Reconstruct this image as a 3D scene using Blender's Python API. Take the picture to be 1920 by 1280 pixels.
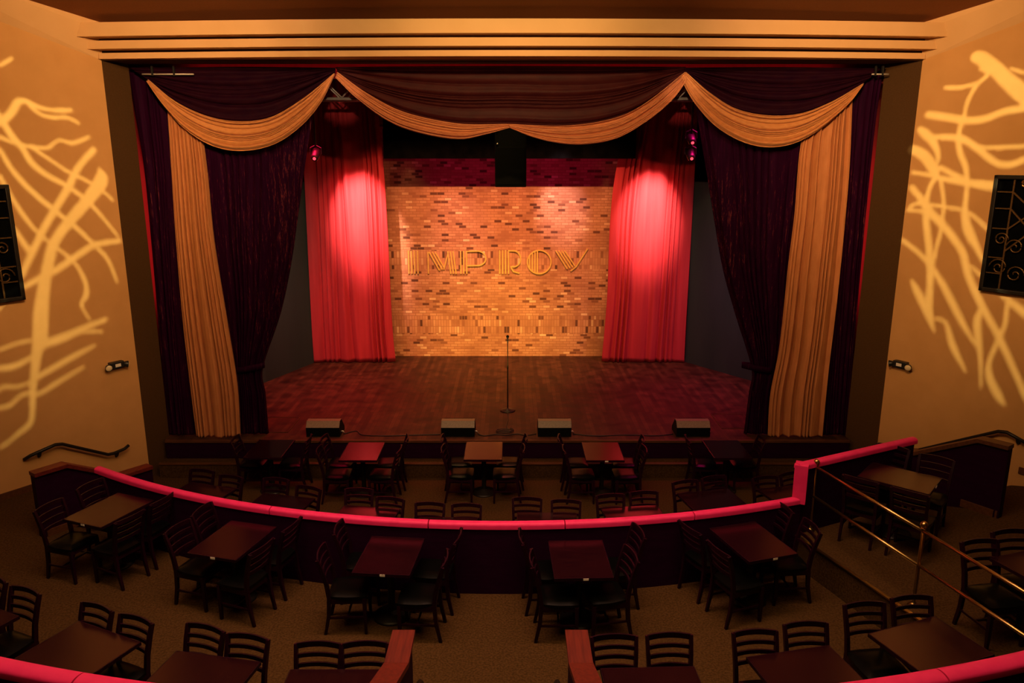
import bpy, bmesh, math, random
from mathutils import Vector, Matrix

for o in list(bpy.data.objects):
    bpy.data.objects.remove(o, do_unlink=True)
C = bpy.context.scene.collection
S = bpy.context.scene
PI = math.pi

# ------------------------------------------------------------------ camera, world, exposure
cam_d = bpy.data.cameras.new('camera')
cam = bpy.data.objects.new('camera', cam_d)
C.objects.link(cam)
cam_d.sensor_width = 36.0
cam_d.lens = 36.0 * 1430.0 / 1920.0
cam_d.clip_end = 200
cam.location = (0, 0, 5.44)
cam.rotation_euler = (PI / 2 - math.atan(340 / 1430.0), 0, 0)
S.camera = cam
w = bpy.data.worlds.new('world')
S.world = w
w.use_nodes = True
w.node_tree.nodes['Background'].inputs[0].default_value = (0.02, 0.008, 0.004, 1)
w.node_tree.nodes['Background'].inputs[1].default_value = 0.02
S.view_settings.view_transform = 'Standard'
S.view_settings.look = 'None'
S.view_settings.gamma = 1.0
S.view_settings.exposure = 0.0
S.view_settings.use_curve_mapping = False


# ------------------------------------------------------------------ lights of the hall and the stage
def aim(o, target):
    d = Vector(target) - Vector(o.location)
    o.rotation_euler = d.to_track_quat('-Z', 'Y').to_euler()


def spot(name, loc, target, power, col, angle, blend=1.0, radius=0.08):
    d = bpy.data.lights.new(name, 'SPOT')
    d.energy = power
    d.color = col
    d.spot_size = math.radians(angle)
    d.spot_blend = blend
    d.shadow_soft_size = radius
    o = bpy.data.objects.new(name, d)
    C.objects.link(o)
    o.location = loc
    aim(o, target)
    return o


def area(name, loc, target, power, col, sx, sy, spread=180):
    d = bpy.data.lights.new(name, 'AREA')
    d.shape = 'RECTANGLE'
    d.size = sx
    d.size_y = sy
    d.energy = power
    d.color = col
    d.spread = math.radians(spread)
    o = bpy.data.objects.new(name, d)
    C.objects.link(o)
    o.location = loc
    aim(o, target)
    return o


AMBER = (1.0, 0.55, 0.21)
RED = (1.0, 0.03, 0.07)
spot('wash_center', (0, 6.5, 8.3), (0, 12.2, 7.5), 1300, (1.0, 0.64, 0.24), 62, 1.0, 0.12)
for sx in (-1, 1):
    spot('wash_cornice', (sx * 3.2, 6.8, 8.2), (sx * 4.6, 12.3, 7.3), 680, (1.0, 0.57, 0.26), 64, 1.0, 0.12)
    spot('wash_wall', (sx * 1.5, 5.2, 7.9), (sx * 7.0, 11.4, 6.6), 1950, AMBER, 72, 1.0, 0.15)
    spot('wash_drape', (-sx * 3.9, 6.2, 7.0), (sx * 5.2, 12.9, 3.6), 660, (1.0, 0.52, 0.24), 34, 1.0, 0.06)
    spot('wash_swag', (sx * 4.6, 2.5, 6.4), (-sx * 1.5, 12.8, 6.15), 1500, (1.0, 0.35, 0.18), 19, 1.0, 0.08)
    spot('truss_fill', (sx * 0.3, 1.5, 6.4), (sx * 3.02, 14.2, 6.66), 1900, (1.0, 0.62, 0.35), 4.0, 0.8, 0.05)  # narrow spot added near the camera to brighten the truss
area('seat_wash', (-0.5, 5.0, 8.6), (-0.5, 6.6, 0), 280, (1.0, 0.60, 0.25), 8.5, 3, 140)
area('rail_wash', (-0.7, 7.0, 8.4), (-0.7, 8.0, 0), 140, (1.0, 0.52, 0.34), 8, 0.6, 90)
# upstage border light behind the black drop box: lights the brick
area('border_amber', (-0.3, 16.3, 6.55), (-0.3, 18.0, 3.6), 128, (1.0, 0.39, 0.16), 5.2, 0.05, 75)
spot('brick_spot', (1.0, 16.25, 6.6), (1.2, 18.73, 4.3), 640, (1.0, 0.62, 0.72), 26, 1.0, 0.03)
spot('brick_spot', (-1.6, 16.25, 6.6), (-1.3, 18.73, 3.7), 260, (1.0, 0.5, 0.5), 30, 1.0, 0.03)
# front-of-house amber on the foot of the brick wall
spot('front_amber', (-0.3, 4.5, 7.3), (-0.35, 18.7, 0.6), 7500, (1.0, 0.62, 0.11), 21, 1.0, 0.06)
# red wash over the stage boards and the header
area('stage_red', (-4.2, 15.0, 6.4), (-3.6, 15.8, 0.6), 80, (1.0, 0.010, 0.06), 1.2, 1.2, 80)
area('stage_red', (4.2, 15.0, 6.4), (3.7, 15.8, 0.6), 65, (1.0, 0.010, 0.20), 1.2, 1.2, 90)
area('stage_amber', (-0.9, 14.4, 6.6), (-0.9, 14.8, 0.6), 26, (1.0, 0.6, 0.2), 2.5, 0.8, 80)
spot('front_red', (-0.3, 14.1, 6.35), (-0.5, 11.4, 0.6), 160, (1.0, 0.012, 0.07), 40, 0.8, 0.05)  # red spot added to make up for the front tables' weak red reflection
area('brick_red', (0, 16.9, 4.3), (0, 18.73, 5.6), 5.0, (1.0, 0.012, 0.22), 4.5, 0.1, 90)
area('header_red', (0, 13.55, 6.75), (0, 13.80, 7.1), 4.5, RED, 11, 0.06, 120)
for sx, px in ((-1, -6.75), (1, 6.6)):
    area('wing_red', (px, 13.3, 4.2), (px * 0.985, 13.9, 4.2), 4.0, (1.0, 0.10, 0.11), 0.12, 2.6, 120)
    area('wing_white', (sx * 4.6, 14.3, 5.6), (sx * 5.1, 17.3, 2.0), 20 if sx < 0 else 13, (0.85, 0.95, 0.65) if sx < 0 else (0.6, 0.95, 1.0), 0.5, 0.5, 90)
S_RED = [(-3.87, 15.5, 5.55), (3.52, 15.5, 5.55)]


# ------------------------------------------------------------------ materials
def new_mat(name):
    m = bpy.data.materials.new(name)
    m.use_nodes = True
    nt = m.node_tree
    return m, nt, nt.nodes['Principled BSDF']


def N(nt, kind, **kw):
    n = nt.nodes.new(kind)
    for k, v in kw.items():
        setattr(n, k, v)
    return n


def ramp(nt, stops, interp='LINEAR'):
    r = N(nt, 'ShaderNodeValToRGB')
    r.color_ramp.interpolation = interp
    e = r.color_ramp.elements
    while len(e) > 1:
        e.remove(e[-1])
    e[0].position = stops[0][0]
    e[0].color = (*stops[0][1], 1)
    for p, c in stops[1:]:
        x = e.new(p)
        x.color = (*c, 1)
    return r


def mat_noise(name, c1, c2, rough, scale=(20, 20, 20), detail=6, metal=0.0, spec=0.5, bump=0.0, coat=0.0, lo=0.35, hi=0.65, sheen=0.0):
    m, nt, b = new_mat(name)
    L = nt.links
    tc = N(nt, 'ShaderNodeTexCoord')
    mp = N(nt, 'ShaderNodeMapping')
    mp.inputs['Scale'].default_value = scale
    nz = N(nt, 'ShaderNodeTexNoise')
    nz.inputs['Scale'].default_value = 1.0
    nz.inputs['Detail'].default_value = detail
    r = ramp(nt, [(lo, c1), (hi, c2)])
    L.new(tc.outputs['Object'], mp.inputs[0])
    L.new(mp.outputs[0], nz.inputs['Vector'])
    L.new(nz.outputs['Fac'], r.inputs[0])
    L.new(r.outputs[0], b.inputs['Base Color'])
    b.inputs['Roughness'].default_value = rough
    b.inputs['Metallic'].default_value = metal
    b.inputs['Specular IOR Level'].default_value = spec
    b.inputs['Coat Weight'].default_value = coat
    b.inputs['Sheen Weight'].default_value = sheen
    if bump:
        bp = N(nt, 'ShaderNodeBump')
        bp.inputs['Strength'].default_value = bump
        bp.inputs['Distance'].default_value = 0.01
        L.new(nz.outputs['Fac'], bp.inputs['Height'])
        L.new(bp.outputs[0], b.inputs['Normal'])
    return m


def mat_sequin(name, base, base2, glint, dens):
    """dark velvet with vertical runs of small beads, their glints painted in"""
    m, nt, b = new_mat(name)
    L = nt.links
    tc = N(nt, 'ShaderNodeTexCoord')
    mp = N(nt, 'ShaderNodeMapping')
    mp.inputs['Scale'].default_value = (34, 34, 2.2)
    nz = N(nt, 'ShaderNodeTexNoise')
    nz.inputs['Scale'].default_value = 1.0
    nz.inputs['Detail'].default_value = 3
    mp2 = N(nt, 'ShaderNodeMapping')
    mp2.inputs['Scale'].default_value = (150, 150, 11)
    n2 = N(nt, 'ShaderNodeTexNoise')
    n2.inputs['Scale'].default_value = 1.0
    mp3 = N(nt, 'ShaderNodeMapping')
    mp3.inputs['Scale'].default_value = (0.35, 0.35, 0.25)
    n3 = N(nt, 'ShaderNodeTexNoise')
    n3.inputs['Scale'].default_value = 1.0
    for a, bnode in ((mp, nz), (mp2, n2), (mp3, n3)):
        L.new(tc.outputs['Object'], a.inputs[0])
        L.new(a.outputs[0], bnode.inputs['Vector'])
    mul = N(nt, 'ShaderNodeMath', operation='MULTIPLY')
    L.new(nz.outputs['Fac'], mul.inputs[0])
    L.new(n2.outputs['Fac'], mul.inputs[1])
    mul2 = N(nt, 'ShaderNodeMath', operation='MULTIPLY')
    L.new(mul.outputs[0], mul2.inputs[0])
    L.new(n3.outputs['Fac'], mul2.inputs[1])
    th = N(nt, 'ShaderNodeMapRange')
    th.inputs['From Min'].default_value = dens
    th.inputs['From Max'].default_value = dens + 0.05
    L.new(mul2.outputs[0], th.inputs['Value'])
    r = ramp(nt, [(0.35, base), (0.7, base2)])
    L.new(nz.outputs['Fac'], r.inputs[0])
    mx = N(nt, 'ShaderNodeMix', data_type='RGBA')
    L.new(th.outputs[0], mx.inputs['Factor'])
    L.new(r.outputs[0], mx.inputs[6])
    mx.inputs[7].default_value = (*glint, 1)  # bead glints put into the base colour
    L.new(mx.outputs[2], b.inputs['Base Color'])
    b.inputs['Roughness'].default_value = 0.7
    b.inputs['Specular IOR Level'].default_value = 0.04
    return m


def mat_cloth(name, c1, c2, scale, rough=0.7, sheen=0.2, spec=0.3, bump=0.3):
    return mat_noise(name, c1, c2, rough, scale, 5, 0, spec, bump, 0, 0.3, 0.7, sheen)


def mat_brick():
    m, nt, b = new_mat('brick_wall')
    L = nt.links
    tc = N(nt, 'ShaderNodeTexCoord')
    sep = N(nt, 'ShaderNodeSeparateXYZ')
    L.new(tc.outputs['Object'], sep.inputs[0])
    flat = N(nt, 'ShaderNodeCombineXYZ')
    L.new(sep.outputs['X'], flat.inputs[0])
    L.new(sep.outputs['Z'], flat.inputs[1])
    turn = N(nt, 'ShaderNodeCombineXYZ')
    L.new(sep.outputs['Z'], turn.inputs[0])
    L.new(sep.outputs['X'], turn.inputs[1])

    def brick(vec, off):
        t = N(nt, 'ShaderNodeTexBrick')
        t.offset = off
        t.inputs['Color1'].default_value = (0, 0, 0, 1)
        t.inputs['Color2'].default_value = (1, 1, 1, 1)
        t.inputs['Mortar'].default_value = (0.5, 0.5, 0.5, 1)
        t.inputs['Scale'].default_value = 1.0
        t.inputs['Mortar Size'].default_value = 0.006
        t.inputs['Mortar Smooth'].default_value = 0.2
        t.inputs['Brick Width'].default_value = 0.172
        t.inputs['Row Height'].default_value = 0.066
        L.new(vec.outputs[0], t.inputs['Vector'])
        return t
    ta = brick(flat, 0.5)
    tb = brick(turn, 0.0)

    def band(z0, z1):
        a = N(nt, 'ShaderNodeMath', operation='GREATER_THAN')
        a.inputs[1].default_value = z0
        c = N(nt, 'ShaderNodeMath', operation='LESS_THAN')
        c.inputs[1].default_value = z1
        L.new(sep.outputs['Z'], a.inputs[0])
        L.new(sep.outputs['Z'], c.inputs[0])
        p = N(nt, 'ShaderNodeMath', operation='MULTIPLY')
        L.new(a.outputs[0], p.inputs[0])
        L.new(c.outputs[0], p.inputs[1])
        return p
    b1, b2 = band(1.175, 1.645), band(2.82, 3.29)
    add = N(nt, 'ShaderNodeMath', operation='ADD')
    L.new(b1.outputs[0], add.inputs[0])
    L.new(b2.outputs[0], add.inputs[1])
    mc = N(nt, 'ShaderNodeMix', data_type='RGBA')
    mf = N(nt, 'ShaderNodeMix', data_type='FLOAT')
    L.new(add.outputs[0], mc.inputs['Factor'])
    L.new(ta.outputs['Color'], mc.inputs[6])
    L.new(tb.outputs['Color'], mc.inputs[7])
    L.new(add.outputs[0], mf.inputs['Factor'])
    L.new(ta.outputs['Fac'], mf.inputs[2])
    L.new(tb.outputs['Fac'], mf.inputs[3])
    r = ramp(nt, [(0.0, (0.10, 0.035, 0.016)), (0.06, (0.16, 0.055, 0.025)), (0.13, (0.40, 0.17, 0.085)), (0.35, (0.50, 0.235, 0.12)), (0.8, (0.55, 0.27, 0.14)), (0.95, (0.60, 0.32, 0.17)), (0.99, (0.78, 0.52, 0.3))])
    L.new(mc.outputs[2], r.inputs[0])
    big = N(nt, 'ShaderNodeTexNoise')
    big.inputs['Scale'].default_value = 1.6
    big.inputs['Detail'].default_value = 3
    L.new(tc.outputs['Object'], big.inputs['Vector'])
    br = ramp(nt, [(0.35, (0.8, 0.72, 0.66)), (0.65, (1.1, 1.1, 1.1))])
    L.new(big.outputs['Fac'], br.inputs[0])
    tint = N(nt, 'ShaderNodeMix', data_type='RGBA', blend_type='MULTIPLY')
    tint.inputs['Factor'].default_value = 1.0
    L.new(r.outputs[0], tint.inputs[6])
    L.new(br.outputs[0], tint.inputs[7])
    mm = N(nt, 'ShaderNodeMix', data_type='RGBA')
    L.new(mf.outputs[0], mm.inputs['Factor'])
    L.new(tint.outputs[2], mm.inputs[6])
    mm.inputs[7].default_value = (0.36, 0.15, 0.065, 1)
    L.new(mm.outputs[2], b.inputs['Base Color'])
    b.inputs['Roughness'].default_value = 0.75
    bp = N(nt, 'ShaderNodeBump')
    bp.invert = True
    bp.inputs['Strength'].default_value = 0.5
    bp.inputs['Distance'].default_value = 0.008
    L.new(mf.outputs[0], bp.inputs['Height'])
    L.new(bp.outputs[0], b.inputs['Normal'])
    return m


def mat_boards():
    m, nt, b = new_mat('stage_boards')
    L = nt.links
    tc = N(nt, 'ShaderNodeTexCoord')
    mp = N(nt, 'ShaderNodeMapping')
    mp.inputs['Rotation'].default_value = (0, 0, PI / 2)
    t = N(nt, 'ShaderNodeTexBrick')
    t.inputs['Color1'].default_value = (0, 0, 0, 1)
    t.inputs['Color2'].default_value = (1, 1, 1, 1)
    t.inputs['Mortar'].default_value = (0, 0, 0, 1)
    t.inputs['Scale'].default_value = 1.0
    t.inputs['Mortar Size'].default_value = 0.004
    t.inputs['Brick Width'].default_value = 1.3
    t.inputs['Row Height'].default_value = 0.085
    L.new(tc.outputs['Object'], mp.inputs[0])
    L.new(mp.outputs[0], t.inputs['Vector'])
    r = ramp(nt, [(0.0, (0.040, 0.015, 0.008)), (0.5, (0.055, 0.022, 0.011)), (1.0, (0.078, 0.032, 0.015))])
    L.new(t.outputs['Color'], r.inputs[0])
    nz = N(nt, 'ShaderNodeTexNoise')
    nz.inputs['Scale'].default_value = 3.5
    nz.inputs['Detail'].default_value = 8
    nz.inputs['Roughness'].default_value = 0.65
    L.new(tc.outputs['Object'], nz.inputs['Vector'])
    wr = ramp(nt, [(0.35, (0.45, 0.42, 0.4)), (0.68, (1.5, 1.45, 1.4))])
    L.new(nz.outputs['Fac'], wr.inputs[0])
    mu = N(nt, 'ShaderNodeMix', data_type='RGBA', blend_type='MULTIPLY')
    mu.inputs['Factor'].default_value = 1
    L.new(r.outputs[0], mu.inputs[6])
    L.new(wr.outputs[0], mu.inputs[7])
    L.new(mu.outputs[2], b.inputs['Base Color'])
    rr = N(nt, 'ShaderNodeMapRange')
    rr.inputs['To Min'].default_value = 0.42
    rr.inputs['To Max'].default_value = 0.75
    L.new(nz.outputs['Fac'], rr.inputs['Value'])
    L.new(rr.outputs[0], b.inputs['Roughness'])
    b.inputs['Specular IOR Level'].default_value = 0.22
    return m


def mat_plain(name, col, rough, metal=0.0, spec=0.5, coat=0.0, emit=None, es=0.0):
    m, nt, b = new_mat(name)
    b.inputs['Base Color'].default_value = (*col, 1)
    b.inputs['Roughness'].default_value = rough
    b.inputs['Metallic'].default_value = metal
    b.inputs['Specular IOR Level'].default_value = spec
    b.inputs['Coat Weight'].default_value = coat
    if emit:
        b.inputs['Emission Color'].default_value = (*emit, 1)
        b.inputs['Emission Strength'].default_value = es
    return m


M = {}
M['plaster'] = mat_noise('amber_plaster', (0.57, 0.31, 0.115), (0.61, 0.335, 0.128), 0.85, (3, 3, 3), 5, 0, 0.1, 0.05)
M['cornice'] = mat_noise('cornice_paint', (0.66, 0.40, 0.18), (0.70, 0.43, 0.2), 0.7, (2, 2, 2), 4, 0, 0.3)
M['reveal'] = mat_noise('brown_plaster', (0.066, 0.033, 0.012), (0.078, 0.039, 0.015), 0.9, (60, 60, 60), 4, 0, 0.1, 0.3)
M['ceiling'] = mat_noise('brown_ceiling', (0.26, 0.11, 0.045), (0.30, 0.125, 0.05), 0.95, (80, 80, 80), 4, 0, 0.1, 0.3)
M['carpet'] = mat_noise('brown_carpet', (0.040, 0.021, 0.0075), (0.078, 0.040, 0.0145), 0.97, (45, 45, 45), 7, 0, 0.03, 0.5)
M['black'] = mat_noise('black_masking', (0.0016, 0.0016, 0.0016), (0.003, 0.003, 0.003), 0.95, (5, 5, 5), 4, 0, 0.0)
M['flat'] = mat_noise('charcoal_flat', (0.034, 0.05, 0.044), (0.046, 0.064, 0.055), 0.85, (1.5, 1.5, 0.3), 5, 0, 0.05)
M['gold'] = mat_cloth('gold_velvet', (0.47, 0.180, 0.064), (0.58, 0.235, 0.09), (14, 14, 3), 0.6, 0.05, 0.2)
M['goldswag'] = mat_cloth('gold_crushed_velvet', (0.50, 0.20, 0.06), (0.62, 0.27, 0.09), (10, 14, 20), 0.5, 0.15, 0.35, 0.3)
M['goldsheer'] = mat_cloth('gold_sheer', (0.46, 0.165, 0.06), (0.58, 0.22, 0.085), (6, 12, 16), 0.55, 0.15, 0.35)
M['purple'] = mat_sequin('plum_beaded_velvet', (0.014, 0.0005, 0.013), (0.025, 0.0009, 0.020), (0.15, 0.030, 0.035), 0.168)
M['plumswag'] = mat_cloth('plum_swag_velvet', (0.012, 0.0006, 0.009), (0.022, 0.003, 0.010), (4, 10, 12), 0.6, 0.0, 0.06)
M['plumsheer'] = mat_cloth('plum_sheer', (0.032, 0.0045, 0.007), (0.05, 0.0085, 0.009), (4, 10, 12), 0.55, 0.0, 0.1)
M['red'] = mat_cloth('red_velour', (0.42, 0.034, 0.045), (0.54, 0.046, 0.058), (10, 10, 0.8), 0.75, 0.0, 0.1, 0.1)
M['dkred'] = mat_cloth('dark_red_backing', (0.3, 0.02, 0.03), (0.4, 0.03, 0.035), (10, 10, 0.8), 0.8)
M['brick'] = mat_brick()
M['boards'] = mat_boards()
M['wood'] = mat_noise('dark_stained_wood', (0.010, 0.0008, 0.005), (0.017, 0.0014, 0.008), 0.4, (30, 30, 6), 6, 0, 0.2)
M['tabletop'] = mat_noise('dark_laminate', (0.009, 0.0012, 0.004), (0.018, 0.0035, 0.006), 0.2, (4, 60, 20), 7, 0, 0.45)
M['tabletop'].node_tree.nodes['Principled BSDF'].inputs['Specular Tint'].default_value = (1.0, 0.34, 0.36, 1)
M['cap'] = mat_noise('red_oak_cap', (0.085, 0.009, 0.007), (0.15, 0.018, 0.011), 0.5, (40, 3, 40), 6, 0, 0.3)
M['trimwood'] = mat_noise('brown_trim_wood', (0.075, 0.026, 0.009), (0.11, 0.04, 0.014), 0.5, (4, 30, 30), 5, 0, 0.3)
M['panel'] = mat_noise('dark_plum_panel', (0.014, 0.0008, 0.013), (0.019, 0.0012, 0.018), 0.6, (4, 4, 20), 5, 0, 0.08)
M['vinyl'] = mat_noise('black_vinyl', (0.0012, 0.0014, 0.0014), (0.0025, 0.0025, 0.0025), 0.3, (60, 60, 60), 3, 0, 0.13, 0.03)
M['rail'] = mat_noise('red_padded_vinyl', (0.74, 0.022, 0.15), (0.80, 0.03, 0.17), 0.5, (8, 8, 8), 3, 0, 0.2, 0.05)
M['iron'] = mat_noise('black_iron', (0.010, 0.007, 0.005), (0.016, 0.012, 0.009), 0.45, (50, 50, 50), 4, 0.3, 0.4)
M['bronze'] = mat_noise('bronze_lattice', (0.10, 0.055, 0.02), (0.16, 0.09, 0.03), 0.4, (50, 50, 50), 4, 0.7, 0.5)
M['brass'] = mat_noise('polished_brass', (0.46, 0.30, 0.11), (0.52, 0.34, 0.13), 0.3, (10, 10, 10), 3, 1.0, 0.5)
M['brasssign'] = mat_noise('brass_sign', (0.80, 0.50, 0.12), (0.9, 0.58, 0.16), 0.45, (20, 20, 20), 3, 0.35, 0.5)
M['steel'] = mat_noise('truss_aluminium', (0.55, 0.5, 0.45), (0.65, 0.6, 0.54), 0.5, (20, 20, 20), 3, 0.4, 0.5)
M['plastic'] = mat_plain('black_plastic', (0.012, 0.012, 0.012), 0.4)
M['cabinet'] = mat_noise('black_textured_paint', (0.0022, 0.0028, 0.0026), (0.004, 0.0045, 0.0042), 0.6, (90, 90, 90), 3, 0, 0.08, 0.3)
M['cabtop'] = mat_noise('lit_cabinet_lid', (0.15, 0.13, 0.075), (0.19, 0.165, 0.095), 0.5, (40, 40, 40), 4, 0, 0.5)  # brownish tone paints in the light falling on the cabinet tops
M['grille'] = mat_noise('speaker_grille', (0.0015, 0.0018, 0.0018), (0.004, 0.004, 0.004), 0.7, (200, 200, 200), 2, 0.0, 0.06)
M['white'] = mat_plain('white_label', (0.75, 0.68, 0.6), 0.5)
M['lens'] = mat_plain('lamp_lens', (0.85, 0.72, 0.45), 0.15, 0.0, 0.6, 0.5)
M['redglint'] = mat_plain('red_glint_glow', (0.5, 0.02, 0.03), 0.2, 0, 0.5, 0, (1.0, 0.05, 0.08), 2.2)
M['cable'] = mat_plain('black_cable', (0.01, 0.009, 0.009), 0.5)


# ------------------------------------------------------------------ mesh helpers
def bm_box(bm, cx, cy, cz, sx, sy, sz, rot=None, bev=0.0):
    r = bmesh.ops.create_cube(bm, size=1.0)
    vs = r['verts']
    bmesh.ops.scale(bm, vec=(sx, sy, sz), verts=vs)
    if bev > 0:
        es = list({e for v in vs for e in v.link_edges})
        rb = bmesh.ops.bevel(bm, geom=es, offset=bev, segments=2, affect='EDGES', profile=0.6)
        vs = list({v for f in rb['faces'] for v in f.verts} | {v for v in vs if v.is_valid})
    mt = Matrix.Translation((cx, cy, cz))
    if rot is not None:
        mt = mt @ rot
    bmesh.ops.transform(bm, matrix=mt, verts=vs)
    return vs


def bm_prism(bm, pts, z0, z1):
    """pts: list of (x, y); z0/z1 numbers or lists"""
    n = len(pts)
    a = z0 if isinstance(z0, (list, tuple)) else [z0] * n
    b = z1 if isinstance(z1, (list, tuple)) else [z1] * n
    lo = [bm.verts.new((p[0], p[1], a[i])) for i, p in enumerate(pts)]
    hi = [bm.verts.new((p[0], p[1], b[i])) for i, p in enumerate(pts)]
    bm.faces.new(lo[::-1])
    bm.faces.new(hi)
    for i in range(n):
        j = (i + 1) % n
        bm.faces.new((lo[i], lo[j], hi[j], hi[i]))


def bm_sweep(bm, path, prof, up=(0, 0, 1), closed=False, scales=None):
    """sweep a closed 2-D profile [(side, up)] along path"""
    P = [Vector(p) for p in path]
    n = len(P)
    U = Vector(up)
    rings = []
    for i in range(n):
        if closed:
            t = (P[(i + 1) % n] - P[i - 1]).normalized()
            k = 1.0
        elif i == 0:
            t = (P[1] - P[0]).normalized()
            k = 1.0
        elif i == n - 1:
            t = (P[-1] - P[-2]).normalized()
            k = 1.0
        else:
            a, b2 = (P[i] - P[i - 1]).normalized(), (P[i + 1] - P[i]).normalized()
            t = (a + b2).normalized()
            k = 1.0 / max(0.5, t.dot(a))
        s = t.cross(U)
        if s.length < 1e-5:
            s = t.cross(Vector((0.0, 1.0, 0.0)))
        s.normalize()
        uu = s.cross(t).normalized()
        sc = scales[i] if scales else 1.0
        rings.append([bm.verts.new(P[i] + s * (q[0] * k * sc) + uu * (q[1] * sc)) for q in prof])
    m = len(prof)
    for i in range(n if closed else n - 1):
        A, B = rings[i], rings[(i + 1) % n]
        for j in range(m):
            bm.faces.new((A[j], A[(j + 1) % m], B[(j + 1) % m], B[j]))
    if not closed:
        bm.faces.new(rings[0][::-1])
        bm.faces.new(rings[-1])


def circ(r, n=10):
    return [(r * math.cos(2 * PI * i / n), r * math.sin(2 * PI * i / n)) for i in range(n)]


def rect(w2, h2):
    return [(-w2, -h2), (w2, -h2), (w2, h2), (-w2, h2)]


def bm_tube(bm, path, r, n=10, closed=False, scales=None):
    bm_sweep(bm, path, circ(r, n), closed=closed, scales=scales)


def bm_lathe(bm, prof, n=24, c=(0, 0, 0), axis='Z'):
    rings = []
    for r, z in prof:
        ring = []
        for i in range(n):
            a = 2 * PI * i / n
            if axis == 'Z':
                p = (c[0] + r * math.cos(a), c[1] + r * math.sin(a), c[2] + z)
            else:
                p = (c[0] + r * math.cos(a), c[1] + z, c[2] + r * math.sin(a))
            ring.append(bm.verts.new(p))
        rings.append(ring)
    for a, b in zip(rings, rings[1:]):
        for j in range(n):
            bm.faces.new((a[j], a[(j + 1) % n], b[(j + 1) % n], b[j]))
    bm.faces.new(rings[0][::-1])
    bm.faces.new(rings[-1])


def catmull(pts, n):
    P = [Vector((p[0], p[1], 0)) for p in pts]
    ext = [P[0] * 2 - P[1]] + P + [P[-1] * 2 - P[-2]]
    dense = []
    for i in range(1, len(ext) - 2):
        a, b, c, d = ext[i - 1], ext[i], ext[i + 1], ext[i + 2]
        for k in range(24):
            t = k / 24
            dense.append(0.5 * ((2 * b) + (c - a) * t + (2 * a - 5 * b + 4 * c - d) * t * t + (3 * b - a - 3 * c + d) * t ** 3))
    dense.append(P[-1])
    acc = [0]
    for u, v in zip(dense, dense[1:]):
        acc.append(acc[-1] + (v - u).length)
    out = []
    j = 0
    for i in range(n):
        s = acc[-1] * i / (n - 1)
        while j < len(acc) - 2 and acc[j + 1] < s:
            j += 1
        f = (s - acc[j]) / max(1e-9, acc[j + 1] - acc[j])
        out.append(dense[j].lerp(dense[j + 1], f))
    return out


def to_obj(name, bm, mat, parent=None, smooth=False, world=True, loc=None):
    """one mesh object; with a parent, world-space vertices are moved into its (unrotated) frame"""
    bmesh.ops.recalc_face_normals(bm, faces=bm.faces)
    me = bpy.data.meshes.new(name)
    if smooth:
        for f in bm.faces:
            f.smooth = True
    off = None
    if parent is not None and world:
        off = Vector(parent.location)
    if loc is not None:
        off = Vector(loc)
    if off is not None:
        bmesh.ops.translate(bm, vec=-off, verts=bm.verts)
    bm.to_mesh(me)
    bm.free()
    me.materials.append(mat)
    o = bpy.data.objects.new(name, me)
    C.objects.link(o)
    if parent is not None:
        o.parent = parent
    elif loc is not None:
        o.location = loc
    return o


def autosmooth(o, deg=40):
    for p in o.data.polygons:
        p.use_smooth = True
    md = None
    me = o.data
    bm = bmesh.new()
    bm.from_mesh(me)
    for e in bm.edges:
        if len(e.link_faces) == 2 and e.calc_face_angle(0) > math.radians(deg):
            e.smooth = False
    bm.to_mesh(me)
    bm.free()
    return o


def thing(name, label, cat, loc=(0, 0, 0), rz=0.0, group=None):
    o = bpy.data.objects.new(name, None)
    o.empty_display_size = 0.1
    C.objects.link(o)
    o.location = loc
    o.rotation_euler = (0, 0, rz)
    o['label'] = label
    o['category'] = cat
    if group:
        o['group'] = group
    return o


def tag(o, label, cat, group=None):
    o['label'] = label
    o['category'] = cat
    if group:
        o['group'] = group
    return o


def struct(name, bm, mat, smooth=False):
    o = to_obj(name, bm, mat, None, smooth)
    o['kind'] = 'structure'
    return o


def dup(root, loc, rz, label, group):
    r = root.copy()
    C.objects.link(r)
    r.location = loc
    r.rotation_euler = (0, 0, rz)
    r['label'] = label
    r['group'] = group
    for ch in list(root.children):
        c = ch.copy()
        C.objects.link(c)
        c.parent = r
        for g in ch.children:
            d = g.copy()
            C.objects.link(d)
            d.parent = c
    return r


NB = bmesh.new
# ------------------------------------------------------------------ the setting
TIER, PLAT, STAGE = 0.47, 0.87, 0.61
WD = (0.568, 0.823)


def wallpt(side, s, off=0.0):
    """point on a splayed side wall, s metres from the proscenium edge, off metres into the room"""
    nx, ny = -side * 0.823, -0.568
    return (side * (6.36 + WD[0] * s) + nx * off, 12.5 - WD[1] * s + ny * off)


AC = (-0.1, 18.35)


def arc(R, x0, x1, n):
    a0 = math.asin((x0 - AC[0]) / R)
    a1 = math.asin((x1 - AC[0]) / R)
    return [(AC[0] + R * math.sin(a0 + (a1 - a0) * i / (n - 1)), AC[1] - R * math.cos(a0 + (a1 - a0) * i / (n - 1))) for i in range(n)]


bm = NB()
bm_box(bm, 0, 7.9, -0.06, 27, 13.0, 0.12)
struct('floor', bm, M['carpet'])

# middle tier with the ramp beside its left end
HD = (0.58, 0.815)
HL0 = (-6.315, 9.44)


def hwl(s, off=0.0):
    return (HL0[0] + HD[0] * s - 0.815 * off, HL0[1] + HD[1] * s + 0.58 * off)


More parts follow.
